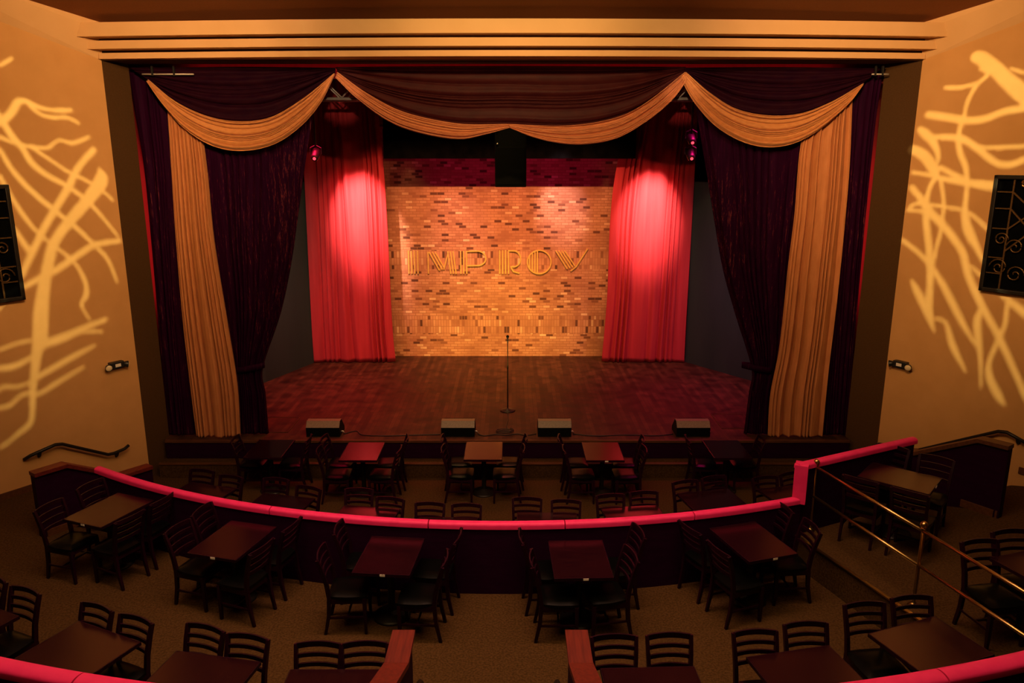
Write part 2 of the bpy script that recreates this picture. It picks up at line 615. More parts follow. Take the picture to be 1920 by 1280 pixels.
bm = NB()
pts = arc(10.22, -5.60, 3.56, 28)
poly = pts + [(3.5, 8.9), (5.06, 4.3), (-11.9, 4.3), (-8.3, 9.9), (-7.50, 11.05), hwl(0.38), (-5.75, 9.6)]
bm_prism(bm, poly, 0.001, TIER)
struct('floor_tier', bm, M['carpet'])
bm = NB()
bm_prism(bm, [hwl(0.38, -0.02), hwl(1.12, -0.02), (-6.85, 11.95), (-7.50, 11.05)], 0.001, [TIER, 0.02, 0.02, TIER])
struct('floor_ramp', bm, M['carpet'])
# right platform
HR0 = (6.345, 9.219)


def hwr(s, off=0.0):
    return (HR0[0] - HD[0] * s + 0.815 * off, HR0[1] + HD[1] * s + 0.58 * off)


bm = NB()
bm_prism(bm, [(3.51, 8.88), (5.05, 4.3), (11.9, 4.3), (7.95, 10.1), hwr(0.33, 1.3), hwr(0.33), (5.42, 9.70), (3.66, 8.93)], 0.001, PLAT)
struct('floor_platform', bm, M['carpet'])
bm = NB()
bm_prism(bm, [hwr(0.33, -0.02), hwr(1.12, -0.02), hwr(1.12, 1.2), hwr(0.33, 1.3)], 0.001, [PLAT, 0.43, 0.43, PLAT])
struct('floor_ramp', bm, M['carpet'])
bm = NB()
bm_sweep(bm, [(3.53, 8.80, PLAT + 0.006), (5.02, 4.38, PLAT + 0.006)], rect(0.02, 0.009))
struct('trim_1', bm, M['brass'])
# upper tier under the balcony camera, its curved front carries the near rail
bm = NB()
poly = arc(13.82, -8.0, 8.0, 30)
bm_prism(bm, [(-12.6, 6.4)] + poly + [(12.6, 6.4), (12.6, 1.0), (-12.6, 1.0)], 0.001, 0.94)
struct('floor_upper', bm, M['carpet'])

# side walls
for side, nm in ((-1, 'left'), (1, 'right')):
    bm = NB()
    a, b = wallpt(side, 0), wallpt(side, 12)
    c, d = wallpt(side, 12, -0.15), wallpt(side, 0, -0.15)
    bm_prism(bm, [a, b, c, d], 0.0, [7.40, 10.2, 10.2, 7.40])
    struct('wall_' + nm, bm, M['plaster'])
    z = TIER if side < 0 else PLAT
    bm = NB()
    s0 = 1.78 if side < 0 else 2.2
    p, q = wallpt(side, s0, 0.012), wallpt(side, 9, 0.012)
    bm_sweep(bm, [(p[0], p[1], z + 0.05), (q[0], q[1], z + 0.05)], rect(0.012, 0.05))
    struct('baseboard_' + nm, bm, M['trimwood'])
    # sloping cove between wall and ceiling
    bm = NB()
    rings = []
    for s in (0.0, 3.0, 7.0):
        zl = 6.945 + 0.274 * s
        zu = 7.42 + 0.222 * s
        w0, w1 = wallpt(side, s, 0.0), wallpt(side, s, 0.16)
        rings.append([bm.verts.new((w0[0], w0[1], zl)), bm.verts.new((w1[0], w1[1], zu - 0.06)), bm.verts.new((w1[0], w1[1], zu + 0.1)), bm.verts.new((w0[0], w0[1], zu + 0.1))])
    for A, B in zip(rings, rings[1:]):
        for j in range(4):
            bm.faces.new((A[j], A[(j + 1) % 4], B[(j + 1) % 4], B[j]))
    bm.faces.new(rings[0])
    bm.faces.new(rings[-1][::-1])
    struct('trim_cove', bm, M['cornice'])

bm = NB()
bm_prism(bm, [(-14, 12.7), (14, 12.7), (14, -1), (-14, -1)], [7.41, 7.41, 10.1, 10.1], [7.6, 7.6, 10.3, 10.3])
struct('ceiling', bm, M['ceiling'])

# proscenium: reveals, head and stepped cornice
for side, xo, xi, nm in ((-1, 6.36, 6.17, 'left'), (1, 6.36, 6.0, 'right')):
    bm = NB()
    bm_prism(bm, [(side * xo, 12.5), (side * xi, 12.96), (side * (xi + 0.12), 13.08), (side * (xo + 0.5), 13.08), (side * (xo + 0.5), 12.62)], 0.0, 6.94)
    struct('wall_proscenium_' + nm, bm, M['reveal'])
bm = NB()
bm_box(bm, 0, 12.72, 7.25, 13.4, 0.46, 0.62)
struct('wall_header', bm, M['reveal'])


def cornice(name, xe, ye, yc, zt, zb):
    pts = []
    n = 17
    for i in range(n):
        t = -1 + 2 * i / (n - 1)
        pts.append((xe * t, yc + (ye - yc) * t * t))
    back = [(xe + 0.25, 12.6), (-xe - 0.25, 12.6)]
    bm = NB()
    bm_prism(bm, pts + back, zb, zt)
    return struct(name, bm, M['cornice'])


cornice('trim_2', 6.56, 12.15, 11.80, 7.43, 7.235)
cornice('trim_3', 6.48, 12.30, 11.95, 7.197, 7.080)
cornice('trim_4', 6.36, 12.44, 12.10, 7.040, 6.955)
# recessed gaps between the steps, coloured dark to stand for their shade
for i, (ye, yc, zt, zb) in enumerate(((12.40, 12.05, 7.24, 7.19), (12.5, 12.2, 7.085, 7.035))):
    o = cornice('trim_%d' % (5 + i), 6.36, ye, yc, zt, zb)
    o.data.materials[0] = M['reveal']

# stage house
bm = NB()
bm_prism(bm, [(-6.165, 12.79), (5.995, 12.79), (5.995, 13.0), (7.4, 13.1), (7.4, 19.0), (-7.4, 19.0), (-7.4, 13.1), (-6.165, 13.0)], 0.30, STAGE)
struct('floor_stage', bm, M['boards'])
bm = NB()
bm_box(bm, -0.085, 12.765, 0.585, 12.15, 0.05, 0.05, bev=0.008)
struct('trim_7', bm, M['trimwood'])
bm = NB()
bm_box(bm, -0.085, 12.775, 0.415, 12.15, 0.03, 0.29)
struct('wall_stage_front', bm, M['panel'])
bm = NB()
bm_box(bm, -0.085, 12.65, 0.13, 12.2, 0.30, 0.26)
struct('floor_step', bm, M['carpet'])
bm = NB()
bm_box(bm, -0.085, 12.51, 0.262, 12.2, 0.05, 0.03, bev=0.006)
struct('trim_8', bm, M['trimwood'])
bm = NB()
bm_box(bm, 0, 19.05, 4.4, 15, 0.1, 8.8)
bm_box(bm, -7.45, 16.0, 4.4, 0.1, 6.2, 8.8)
bm_box(bm, 7.45, 16.0, 4.4, 0.1, 6.2, 8.8)
bm_box(bm, 0, 16.0, 8.85, 15, 6.2, 0.1)
struct('wall_stage_house', bm, M['black'])
bm = NB()
bm_box(bm, -0.3, 18.80, 3.8, 6.9, 0.14, 6.4)
struct('wall_back', bm, M['brick'])
# red-lit backing behind the opening's edges and above the swags
bm = NB()
bm_box(bm, -6.75, 13.92, 4.3, 1.3, 0.04, 7.4)
struct('trim_9', bm, M['dkred'])
bm = NB()
bm_box(bm, 6.65, 13.92, 4.3, 1.3, 0.04, 7.4)
struct('trim_10', bm, M['dkred'])
bm = NB()
bm_box(bm, 0, 13.80, 7.25, 12.6, 0.04, 0.9)
struct('trim_11', bm, M['dkred'])


# ------------------------------------------------------------------ half walls beside the aisles
def half_wall(f, prof, base, label, end_s):
    t = thing('half_wall', label, 'half wall', (*f(0), base[0]))
    bm = NB()
    ss = [p[0] for p in prof]
    top = [p[1] - 0.05 for p in prof]
    n = len(ss)
    front = [f(s, 0.0) for s in ss]
    back = [f(s, 0.11) for s in ss]
    poly = front + back[::-1]
    bm_prism(bm, poly, [base[0] if s < base[2] else base[1] for s in ss] + [base[0] if s < base[2] else base[1] for s in ss[::-1]], top + top[::-1])
    to_obj('panel', bm, M['panel'], t)
    bm = NB()
    bm_sweep(bm, [(*f(s, 0.055), z - 0.025) for s, z in prof], rect(0.085, 0.026))
    to_obj('wood_cap', bm, M['cap'] if f is hwl else M['trimwood'], t)
    bm = NB()
    bm_sweep(bm, [(*f(0.02, -0.012), base[0] + 0.05), (*f(base[2] - 0.02, -0.012), base[0] + 0.05)], rect(0.012, 0.05))
    bm_sweep(bm, [(*f(-0.012, -0.02), base[0] + 0.05), (*f(-0.012, 0.13), base[0] + 0.05)], rect(0.012, 0.05))
    to_obj('base_trim', bm, M['trimwood'], t)
    return t


half_wall(hwl, [(-0.03, 1.405), (0.38, 1.405), (1.12, 0.99), (1.56, 0.98)], (TIER, 0.0, 0.5), 'low plum half wall with red oak cap beside left ramp and amber wall', 1.56)
half_wall(hwr, [(-0.04, 1.88), (0.33, 1.87), (1.12, 1.43), (1.5, 1.42)], (PLAT, 0.43, 0.45), 'low dark half wall with brown cap beside right ramp and amber wall', 1.5)


def handrail(pts, brackets, label, side):
    t = thing('handrail', label, 'handrail', pts[0])
    bm = NB()
    bm_tube(bm, pts, 0.026, 10)
    to_obj('grip_rail', bm, M['iron'], t, True)
    for b in brackets:
        bm = NB()
        x, y, z = b
        nx, ny = side * 0.823, 0.568
        bm_tube(bm, [(x, y, z - 0.02), (x + nx * 0.03, y + ny * 0.03, z - 0.08), (x + nx * 0.095, y + ny * 0.095, z - 0.085)], 0.014, 8)
        bm_lathe(bm, [(0.04, -0.006), (0.04, 0.006)], 12, (x + nx * 0.09, y + ny * 0.09, z - 0.085), 'Y')
        to_obj('bracket', bm, M['iron'], t, True)


def wp(side, s, z, off=0.1):
    p = wallpt(side, s, off)
    return (p[0], p[1], z)


handrail([wp(-1, 1.93, 1.00, 0.02), wp(-1, 1.87, 1.06), wp(-1, 1.50, 1.12), wp(-1, 1.40, 1.10), wp(-1, 0.72, 0.70), wp(-1, 0.62, 0.69), wp(-1, 0.44, 0.71), wp(-1, 0.36, 0.75)],
         [wp(-1, 1.72, 1.085), wp(-1, 0.55, 0.70)], 'dark iron handrail stepping down the left amber wall above the ramp', -1)
handrail([wp(1, 2.32, 1.33, 0.02), wp(1, 2.24, 1.40), wp(1, 2.0, 1.475), wp(1, 1.88, 1.455), wp(1, 0.75, 0.79), wp(1, 0.62, 0.76), wp(1, 0.4, 0.76)],
         [wp(1, 2.14, 1.435), wp(1, 0.66, 0.77)], 'dark iron handrail rising along the right amber wall above the ramp', 1)


# ------------------------------------------------------------------ red-padded walls between the tiers
def pad_profile(w=0.075):
    pr = []
    for a in range(0, 181, 20):
        pr.append((w * math.cos(math.radians(a)), 0.012 + 0.035 * math.sin(math.radians(a))))
    return [(-w, -0.03), (w, -0.03)] + pr


t = thing('partition_wall', 'curved dark wall with red padded rail between middle tier and stage-front floor', 'partition wall', (0, 8.06, 0))
bm = NB()
out, inn = arc(10.30, -5.62, 3.58, 30), arc(10.20, -5.62, 3.58, 30)
bm_prism(bm, out + inn[::-1], 0.0, 1.30)
bm_prism(bm, [(3.60, 8.77), (5.40, 9.64), (5.36, 9.74), (3.55, 8.88)], 0.0, 1.73)
to_obj('panel', bm, M['panel'], t)
cuts = [-5.66, -2.9, -0.965, 0.61, 2.15, 3.62]
for a, b in zip(cuts, cuts[1:]):
    bm = NB()
    ps = arc(10.255, a + 0.006, b - 0.006, 10)
    bm_sweep(bm, [(x, y, 1.33) for x, y in ps], pad_profile(0.055))
    to_obj('rail_pad', bm, M['rail'], t, True)
    autosmooth(t.children[-1])
bm = NB()
bm_sweep(bm, [(3.58, 8.80, 1.30), (3.58, 8.80, 1.80)], rect(0.078, 0.085), up=(0.43, 0.9, 0))
to_obj('rail_riser_pad', bm, M['rail'], t)
bm = NB()
bm_sweep(bm, [(3.52, 8.78, 1.765), (5.42, 9.70, 1.765)], pad_profile(0.06))
autosmooth(to_obj('rail_pad', bm, M['rail'], t, True))

# nearest wall: its rail enters the picture at both lower corners; an aisle opens in its middle
for nm, x0, x1 in (('left', -7.4, -1.09), ('right', 0.69, 7.4)):
    t = thing('partition_wall', 'red padded rail on curved wall crossing the lower %s corner of the picture' % nm, 'partition wall', (x0, 5.0, 0.47))
    bm = NB()
    out, inn = arc(13.98, x0, x1, 24), arc(13.86, x0, x1, 24)
    bm_prism(bm, out + inn[::-1], TIER, 1.77)
    to_obj('panel', bm, M['panel'], t)
    k = [x0, x0 + (x1 - x0) * 0.36, x0 + (x1 - x0) * 0.68, x1]
    for a, b in zip(k, k[1:]):
        bm = NB()
        bm_sweep(bm, [(x, y, 1.80) for x, y in arc(13.92, a + 0.006, b - 0.006, 10)], pad_profile())
        autosmooth(to_obj('rail_pad', bm, M['rail'], t, True))

# stair-side walls of the middle aisle with oak caps
for nm, x, w2 in (('left', -0.965, 0.10), ('right', 0.575, 0.10)):
    t = thing('aisle_wall', 'short wall with red oak cap, %s of the middle aisle at bottom of picture' % nm, 'half wall', (x, 6.0, TIER))
    prof = [(6.03, 1.36), (5.57, 1.36), (4.45, 1.86)]
    bm = NB()
    bm_prism(bm, [(x - w2 + 0.03, p[0] - 0.02) for p in prof] + [(x + w2 - 0.03, p[0] - 0.02) for p in prof[::-1]], TIER, [p[1] - 0.04 for p in prof] + [p[1] - 0.04 for p in prof[::-1]])
    to_obj('panel', bm, M['panel'], t)
    bm = NB()
    bm_sweep(bm, [(x, p[0], p[1] - 0.02) for p in prof], rect(w2, 0.022))
    to_obj('wood_cap', bm, M['cap'], t)
    s = 1 if nm == 'left' else -1
    xr = x + s * 0.2
    h = thing('handrail', 'dark curved-end handrail on the %s stair wall of the middle aisle' % nm, 'handrail', (xr, 5.5, 1.2))
    bm = NB()
    bm_tube(bm, [(xr, 5.52, 0.95), (xr, 5.60, 1.05), (xr, 5.60, 1.13), (xr, 5.52, 1.21), (xr, 4.6, 1.66), (xr, 4.48, 1.70)], 0.026, 10)
    to_obj('grip_rail', bm, M['iron'], h, True)
    for yy, zz in ((5.3, 1.31), (4.7, 1.61)):
        bm = NB()
        bm_tube(bm, [(xr, yy, zz - 0.02), (xr - s * 0.04, yy, zz - 0.07), (xr - s * 0.14, yy, zz - 0.07)], 0.013, 8)
        to_obj('bracket', bm, M['iron'], h, True)

# steps of the middle aisle
bm = NB()
bm_box(bm, -0.195, 5.15, TIER + 0.08, 1.30, 0.5, 0.16)
bm_box(bm, -0.195, 4.78, TIER + 0.16, 1.30, 0.36, 0.32)
struct('floor_steps', bm, M['carpet'])

# brass guard rail along the platform edge
PB = [(3.78, 8.86), (4.23, 7.18), (4.68, 5.46)]
t = thing('guard_rail', 'two-bar brass railing with ball-top posts along the right platform edge', 'railing', (4.23, 7.18, PLAT))
for x, y in PB:
    bm = NB()
    bm_lathe(bm, [(0.06, 0), (0.06, 0.012), (0.035, 0.03), (0.018, 0.05), (0.018, 0.88), (0.026, 0.885), (0.014, 0.90)], 16, (x, y, PLAT))
    p = to_obj('post', bm, M['brass'], t, True)
    bm = NB()
    bmesh.ops.create_uvsphere(bm, u_segments=16, v_segments=10, radius=0.038)
    bmesh.ops.translate(bm, vec=(x, y, PLAT + 0.93), verts=bm.verts)
    b = to_obj('ball_finial', bm, M['brass'], None, True)
    for v in b.data.vertices:
        v.co -= Vector(t.location)
    b.parent = p
for (xa, ya), (xb, yb) in zip(PB, PB[1:]):
    for z in (0.86, 0.47):
        bm = NB()
        bm_tube(bm, [(xa, ya, PLAT + z), (xb, yb, PLAT + z)], 0.018, 12)
        to_obj('bar', bm, M['brass'], t, True)
# ------------------------------------------------------------------ drapery
DR = {
'L_outer':(13.0,[(-6.202,6.865),(-6.159,6.036),(-6.123,5.181),(-6.146,3.663),(-6.178,2.253),(-6.206,0.546)],[(-5.306,6.783),(-5.481,4.566),(-5.57,2.731),(-5.541,0.546)]),
'L_gold':(12.93,[(-5.595,6.448),(-5.63,5.44),(-5.676,4.125),(-5.697,2.556),(-5.657,0.552)],[(-5.092,6.283),(-5.056,5.182),(-5.045,4.125),(-4.939,2.745),(-4.851,1.591),(-4.87,0.552)]),
'L_inner':(13.06,[(-5.295,6.707),(-5.133,5.179),(-5.096,4.112),(-4.989,2.718),(-4.947,1.552),(-5.003,0.544)],[(-3.12,6.789),(-3.43,5.44),(-3.611,4.562),(-3.807,3.655),(-4.05,2.813),(-4.43,1.848),(-4.42,1.354),(-4.421,0.565)]),
'R_outer':(13.0,[(5.176,6.783),(5.302,4.566),(5.43,2.731),(5.491,0.567)],[(5.995,6.865),(5.957,6.12),(5.956,4.743),(5.975,3.201),(6.002,1.865),(6.049,0.567)]),
'R_gold':(12.93,[(4.85,6.283),(4.735,5.611),(4.737,4.571),(4.705,3.673),(4.673,2.27),(4.584,1.394),(4.602,0.552)],[(5.508,6.448),(5.568,5.44),(5.586,4.571),(5.586,3.213),(5.558,1.787),(5.561,0.552)]),
'R_inner':(13.06,[(2.903,6.789),(3.216,5.44),(3.412,4.562),(3.624,3.655),(3.91,2.813),(4.26,1.848),(4.248,1.354),(4.21,0.544)],[(5.035,6.707),(4.875,4.562),(4.816,3.655),(4.796,2.238),(4.678,1.354),(4.722,0.544)]),
'L_red':(18.1,[(-4.79,7.537),(-4.817,4.223),(-4.847,1.668),(-4.847,0.584)],[(-3.113,7.537),(-2.954,4.836),(-2.908,1.668),(-2.854,0.639)]),
'R_red':(18.1,[(2.874,7.537),(2.358,4.836),(2.285,2.192),(2.199,0.639)],[(4.239,7.537),(4.229,4.223),(4.213,1.668),(4.218,0.584)]),
'L_swag':(12.84,[(-6.089,6.871),(-5.187,6.879),(-4.336,6.887),(-3.486,6.879),(-2.806,6.871)],[(-5.803,6.685),(-5.41,6.359),(-4.916,6.128),(-4.405,6.045),(-3.882,6.111),(-3.346,6.4),(-2.828,6.783)]),
'L_swag_gold':(12.82,[(-5.794,6.683),(-5.401,6.358),(-4.908,6.127),(-4.398,6.044),(-3.876,6.11),(-3.341,6.398),(-2.824,6.78)],[(-5.822,6.659),(-5.62,6.316),(-5.314,5.944),(-4.906,5.677),(-4.436,5.584),(-3.908,5.677),(-3.456,5.944),(-3.089,6.316),(-2.825,6.764)]),
'R_swag':(12.84,[(2.747,6.871),(3.741,6.879),(4.591,6.879),(5.886,6.863)],[(2.768,6.799),(3.17,6.482),(3.615,6.235),(4.139,6.136),(4.653,6.169),(5.152,6.359),(5.613,6.629)]),
'R_swag_gold':(12.82,[(2.763,6.797),(3.165,6.48),(3.609,6.234),(4.133,6.135),(4.646,6.168),(5.144,6.358),(5.604,6.627)],[(2.682,6.724),(2.915,6.358),(3.281,5.986),(3.73,5.735),(4.171,5.643),(4.599,5.71),(5.011,5.944),(5.405,6.316),(5.59,6.602)]),
'C_swag':(12.86,[(-2.81,6.882),(-1.788,6.89),(-0.043,6.898),(1.618,6.89),(2.768,6.882)],[(-2.766,6.752),(-2.234,6.401),(-1.555,6.129),(-0.866,6.004),(-0.043,6.004),(0.866,5.979),(1.556,6.071),(2.152,6.319),(2.756,6.785)]),
'C_gold_l':(12.83,[(-2.774,6.798),(-2.312,6.473),(-1.722,6.185),(-0.864,6.011),(-0.043,6.003)],[(-2.812,6.717),(-2.486,6.399),(-1.985,6.045),(-1.472,5.861),(-0.868,5.769),(-0.433,5.845),(-0.026,5.953)]),
'C_gold_r':(12.83,[(-0.06,6.003),(0.864,5.978),(1.638,6.094),(2.146,6.334),(2.748,6.798)],[(-0.043,5.953),(0.347,5.803),(0.782,5.71),(1.216,5.694),(1.734,5.794),(2.242,6.094),(2.589,6.399),(2.788,6.684)]),
}
GL = [
[(1.45,6.736,0.021),(1.361,6.787,0.025),(1.284,6.844,0.021)] ,
[(1.667,5.914,0.042),(1.498,6.0,0.05),(1.369,6.13,0.054),(1.291,6.244,0.051),(1.18,6.272,0.033),(1.066,6.212,0.033),(0.895,6.169,0.027),(0.667,6.165,0.035),(0.557,6.178,0.027)] ,
[(1.167,6.266,0.026),(1.106,6.18,0.026),(1.015,6.103,0.026),(0.842,6.057,0.027),(0.634,6.066,0.027),(0.478,5.995,0.024)] ,
[(1.602,6.133,0.049),(1.551,6.012,0.05),(1.502,5.927,0.047),(1.421,5.76,0.044),(1.314,5.606,0.041),(1.219,5.402,0.041),(1.022,5.215,0.038),(0.809,5.085,0.035),(0.599,4.926,0.032),(0.382,4.695,0.029),(0.077,4.253,0.022)] ,
[(1.653,5.777,0.025),(1.587,5.756,0.025),(1.391,5.672,0.025),(1.188,5.63,0.026),(0.968,5.618,0.027),(0.794,5.728,0.023),(0.588,5.693,0.028),(0.344,5.785,0.024)] ,
[(1.17,5.607,0.022),(0.988,5.471,0.023),(0.736,5.282,0.024),(0.452,5.125,0.024),(0.222,4.963,0.025),(0.086,4.816,0.021)] ,
[(0.294,5.594,0.045),(0.575,5.304,0.048),(0.746,5.028,0.052),(0.973,4.725,0.051),(1.198,4.405,0.05),(1.4,4.073,0.046),(1.572,3.782,0.041)] ,
[(0.231,5.301,0.021),(0.227,5.128,0.101),(0.463,4.848,0.086),(0.841,4.476,0.072),(1.064,4.21,0.067),(1.142,4.031,0.078),(1.271,3.639,0.082),(1.383,3.196,0.106),(1.453,2.794,0.106),(1.528,2.575,0.074),(1.649,2.072,0.051),(1.691,1.82,0.043),(1.751,1.545,0.035),(1.917,1.431,0.027),(2.195,1.28,0.019)] ,
[(1.612,5.58,0.032),(1.486,5.29,0.033),(1.275,4.996,0.038),(1.018,4.727,0.035),(0.705,4.418,0.032),(0.41,4.068,0.029),(0.273,3.866,0.03),(0.175,3.515,0.022)] ,
[(1.665,5.203,0.032),(1.541,4.891,0.029),(1.408,4.608,0.03),(1.249,4.361,0.023),(1.013,4.124,0.024),(0.792,3.871,0.024),(0.681,3.588,0.037),(0.683,3.375,0.042),(0.779,3.209,0.025),(0.678,2.951,0.017)] ,
[(1.58,4.456,0.033),(1.434,4.147,0.042)] ,
[(0.052,4.165,0.035),(0.453,4.131,0.042),(0.761,3.984,0.045),(1.054,3.817,0.044),(1.329,3.711,0.039),(1.574,3.606,0.03),(1.903,3.51,0.026)] ,
[(1.427,2.697,0.055),(1.065,2.762,0.053),(0.75,2.851,0.038),(0.433,2.918,0.03)] ,
[(0.929,2.805,0.021),(0.517,2.738,0.021)] ,
[(2.083,2.732,0.018),(2.011,2.741,0.018),(1.782,2.784,0.019),(1.551,2.796,0.019)] ,
[(2.118,2.482,0.033),(2.05,2.466,0.033),(1.85,2.454,0.034),(1.601,2.54,0.027)] ,
[(1.553,2.219,0.031),(1.114,2.385,0.037),(0.654,2.534,0.017)] ,
[(2.154,2.125,0.018),(2.094,2.15,0.022),(2.025,2.182,0.022),(1.872,2.136,0.019),(1.683,2.157,0.019)] ,
[(2.187,1.895,0.022),(2.131,1.888,0.022),(1.996,1.876,0.023),(1.817,1.997,0.023),(1.565,1.958,0.024),(1.284,2.068,0.028),(0.88,2.219,0.017)] ,
[(1.976,3.292,0.022),(1.878,3.388,0.018)] ,
]
GR = [
[(0.787,6.917,0.075),(0.874,6.879,0.096),(1.083,6.719,0.094),(1.287,6.521,0.107),(1.543,6.315,0.126)] ,
[(1.29,6.701,0.021),(1.5,6.618,0.021)] ,
[(0.878,6.738,0.026),(0.984,6.655,0.03),(0.843,6.503,0.03),(0.752,6.275,0.027),(0.727,6.062,0.027),(0.684,5.801,0.035),(0.74,5.55,0.039),(0.843,5.354,0.039),(0.902,5.087,0.031),(0.917,4.794,0.035),(0.947,4.564,0.055),(1.028,4.368,0.07),(1.182,4.131,0.042),(1.326,3.905,0.019)] ,
[(0.412,6.512,0.031),(0.616,6.497,0.031),(0.839,6.533,0.026)] ,
[(0.194,6.125,0.053),(0.492,6.072,0.055),(0.787,6.014,0.054),(1.046,6.034,0.048),(1.279,6.12,0.047),(1.565,6.156,0.049)] ,
[(0.097,5.904,0.049),(0.19,5.829,0.069),(0.302,5.73,0.057),(0.406,5.552,0.04),(0.426,5.392,0.02)] ,
[(0.227,5.796,0.029),(0.352,5.785,0.036),(0.705,5.761,0.047),(0.96,5.625,0.046),(1.239,5.417,0.045),(1.446,5.373,0.044),(1.663,5.462,0.042)] ,
[(0.981,5.633,0.023),(1.256,5.614,0.026),(1.638,5.638,0.025)] ,
[(0.007,5.605,0.063),(0.205,5.505,0.078),(0.372,5.302,0.073),(0.425,5.206,0.049),(0.363,5.049,0.033),(0.332,4.892,0.037),(0.349,4.56,0.05),(0.462,4.064,0.054),(0.54,3.579,0.054),(0.576,3.152,0.055),(0.7,2.78,0.017)] ,
[(0.053,5.248,0.026),(0.317,5.212,0.029),(0.586,5.152,0.036),(0.883,5.111,0.047),(1.107,5.085,0.061),(1.332,5.06,0.063)] ,
[(0.475,5.328,0.032),(0.831,5.157,0.039)] ,
[(0.069,5.013,0.043),(0.238,4.839,0.05),(0.386,4.662,0.058),(0.683,4.4,0.052),(0.974,4.063,0.051),(1.085,3.755,0.051),(1.365,3.276,0.05),(1.664,2.843,0.046),(2.147,2.024,0.041)] ,
[(0.077,4.715,0.026),(0.196,4.762,0.025),(0.583,4.738,0.024),(0.965,4.669,0.023),(1.283,4.443,0.027)] ,
[(0.043,4.657,0.022),(0.288,4.64,0.025),(0.513,4.512,0.025)] ,
[(0.498,5.15,0.024),(0.588,4.828,0.028),(0.612,4.444,0.028),(0.569,4.074,0.029),(0.549,3.768,0.029)] ,
[(0.016,4.17,0.03),(0.376,3.937,0.034),(0.676,3.622,0.045),(0.958,3.212,0.053),(1.165,2.908,0.036),(1.353,2.674,0.02)] ,
[(0.244,3.532,0.022),(0.35,3.38,0.056),(0.457,3.212,0.055),(0.668,2.827,0.021)] ,
[(0.708,2.982,0.021),(0.872,2.933,0.025),(1.012,2.606,0.049),(1.263,2.228,0.016)] ,
[(1.33,3.196,0.035),(1.33,2.963,0.059),(1.434,2.53,0.031),(1.509,2.029,0.016)] ,
[(1.701,3.376,0.026),(1.705,3.03,0.03),(1.628,2.729,0.031),(1.574,2.459,0.031),(1.605,2.231,0.054),(1.769,1.968,0.054),(1.872,1.868,0.015)] ,
[(1.619,3.492,0.037),(1.974,3.253,0.054)] ,
[(1.126,3.858,0.02),(1.279,3.746,0.027)] ,
]



def drape(name, key, folds, amp, mat, parent, nl=60, nw=150, seed=1, gather=None, thick=0.008, flare=0.0, clampz=True, yoff=0.0, drift=0.25):
    """cloth between two edge lines; the folds run along the edges"""
    Y, ea, eb = DR[key]
    A, B = catmull(ea, nl), catmull(eb, nl)
    rnd = random.Random(seed)
    ph = [rnd.uniform(0, 2 * PI) for _ in range(6)]
    bm = NB()
    grid = []
    for i in range(nl):
        u = i / (nl - 1)
        row = []
        for j in range(nw):
            v = j / (nw - 1)
            p = A[i].lerp(B[i], v)
            warp = v + 0.55 / folds * math.sin(2 * PI * v * 1.7 + ph[0] + drift * u * 2) + 0.22 / folds * math.sin(2 * PI * v * 3.3 + ph[1] - drift * u)
            a = 2 * PI * folds * warp
            am = amp * (0.65 + 0.35 * math.sin(2 * PI * v * 2.3 + ph[2] + u))
            if flare:
                am *= (1 - flare) + flare * u
            dy = am * (1.0 - 2.0 * abs(math.cos(a / 2)) ** 1.15 + 0.16 * math.sin(2.1 * a + ph[3] + 2 * u))
            z = p.y
            if clampz:
                z = max(z, STAGE + 0.012)
            row.append(bm.verts.new((p.x, Y + yoff + dy, z)))
        grid.append(row)
    for i in range(nl - 1):
        for j in range(nw - 1):
            bm.faces.new((grid[i][j], grid[i][j + 1], grid[i + 1][j + 1], grid[i + 1][j]))
    o = to_obj(name, bm, mat, parent, True)
    md = o.modifiers.new('thickness', 'SOLIDIFY')
    md.thickness = thick
    md.offset = 0
    return o


def dthing(name, label, cat, key, group=None):
    Y, a, b = DR[key]
    return thing(name, label, cat, (0.5 * (a[-1][0] + b[-1][0]), Y, max(STAGE, min(a[-1][1], b[-1][1]))), 0, group)


for s, w1, w2 in (('L', 'left', 'leftmost'), ('R', 'right', 'rightmost')):
    t = dthing('stage_curtain', '%s plum beaded curtain hanging against the proscenium edge' % w2, 'curtain', s + '_outer')
    drape('cloth', s + '_outer', 8, 0.035, M['purple'], t, seed=3 if s == 'L' else 4)
    t = dthing('stage_curtain', 'tall gold curtain hanging at the %s of the stage' % w1, 'curtain', s + '_gold')
    drape('cloth', s + '_gold', 8, 0.08, M['gold'], t, seed=5 if s == 'L' else 6, flare=0.2)
    t = dthing('stage_curtain', 'plum beaded curtain drawn back inward of the gold one, %s of the stage' % w1, 'curtain', s + '_inner')
    drape('cloth', s + '_inner', 11, 0.045, M['purple'], t, seed=7 if s == 'L' else 8)
    bm = NB()
    xz = (-4.66, 1.86) if s == 'L' else (4.35, 1.86)
    bm_sweep(bm, [(xz[0] + 0.27 * math.cos(a), 13.06 + 0.085 * math.sin(a), xz[1] + 0.05 * math.cos(a) * (1 if s == 'L' else -1)) for a in [2 * PI * k / 24 for k in range(24)]], rect(0.008, 0.05), closed=True)
    to_obj('tie_band', bm, M['purple'], t, True)
    t = dthing('stage_curtain', 'red velour curtain %s of the brick wall' % w1, 'curtain', s + '_red')
    drape('cloth', s + '_red', 9, 0.065, M['red'], t, seed=9 if s == 'L' else 10, drift=0.5)
    bm = NB()
    Y, a, b = DR[s + '_red']
    bm_tube(bm, [(min(a[0][0], b[0][0]) - 0.1, Y, a[0][1] + 0.03), (max(a[0][0], b[0][0]) + 0.1, Y, a[0][1] + 0.03)], 0.03, 8)
    to_obj('curtain_rod', bm, M['iron'], t, True)

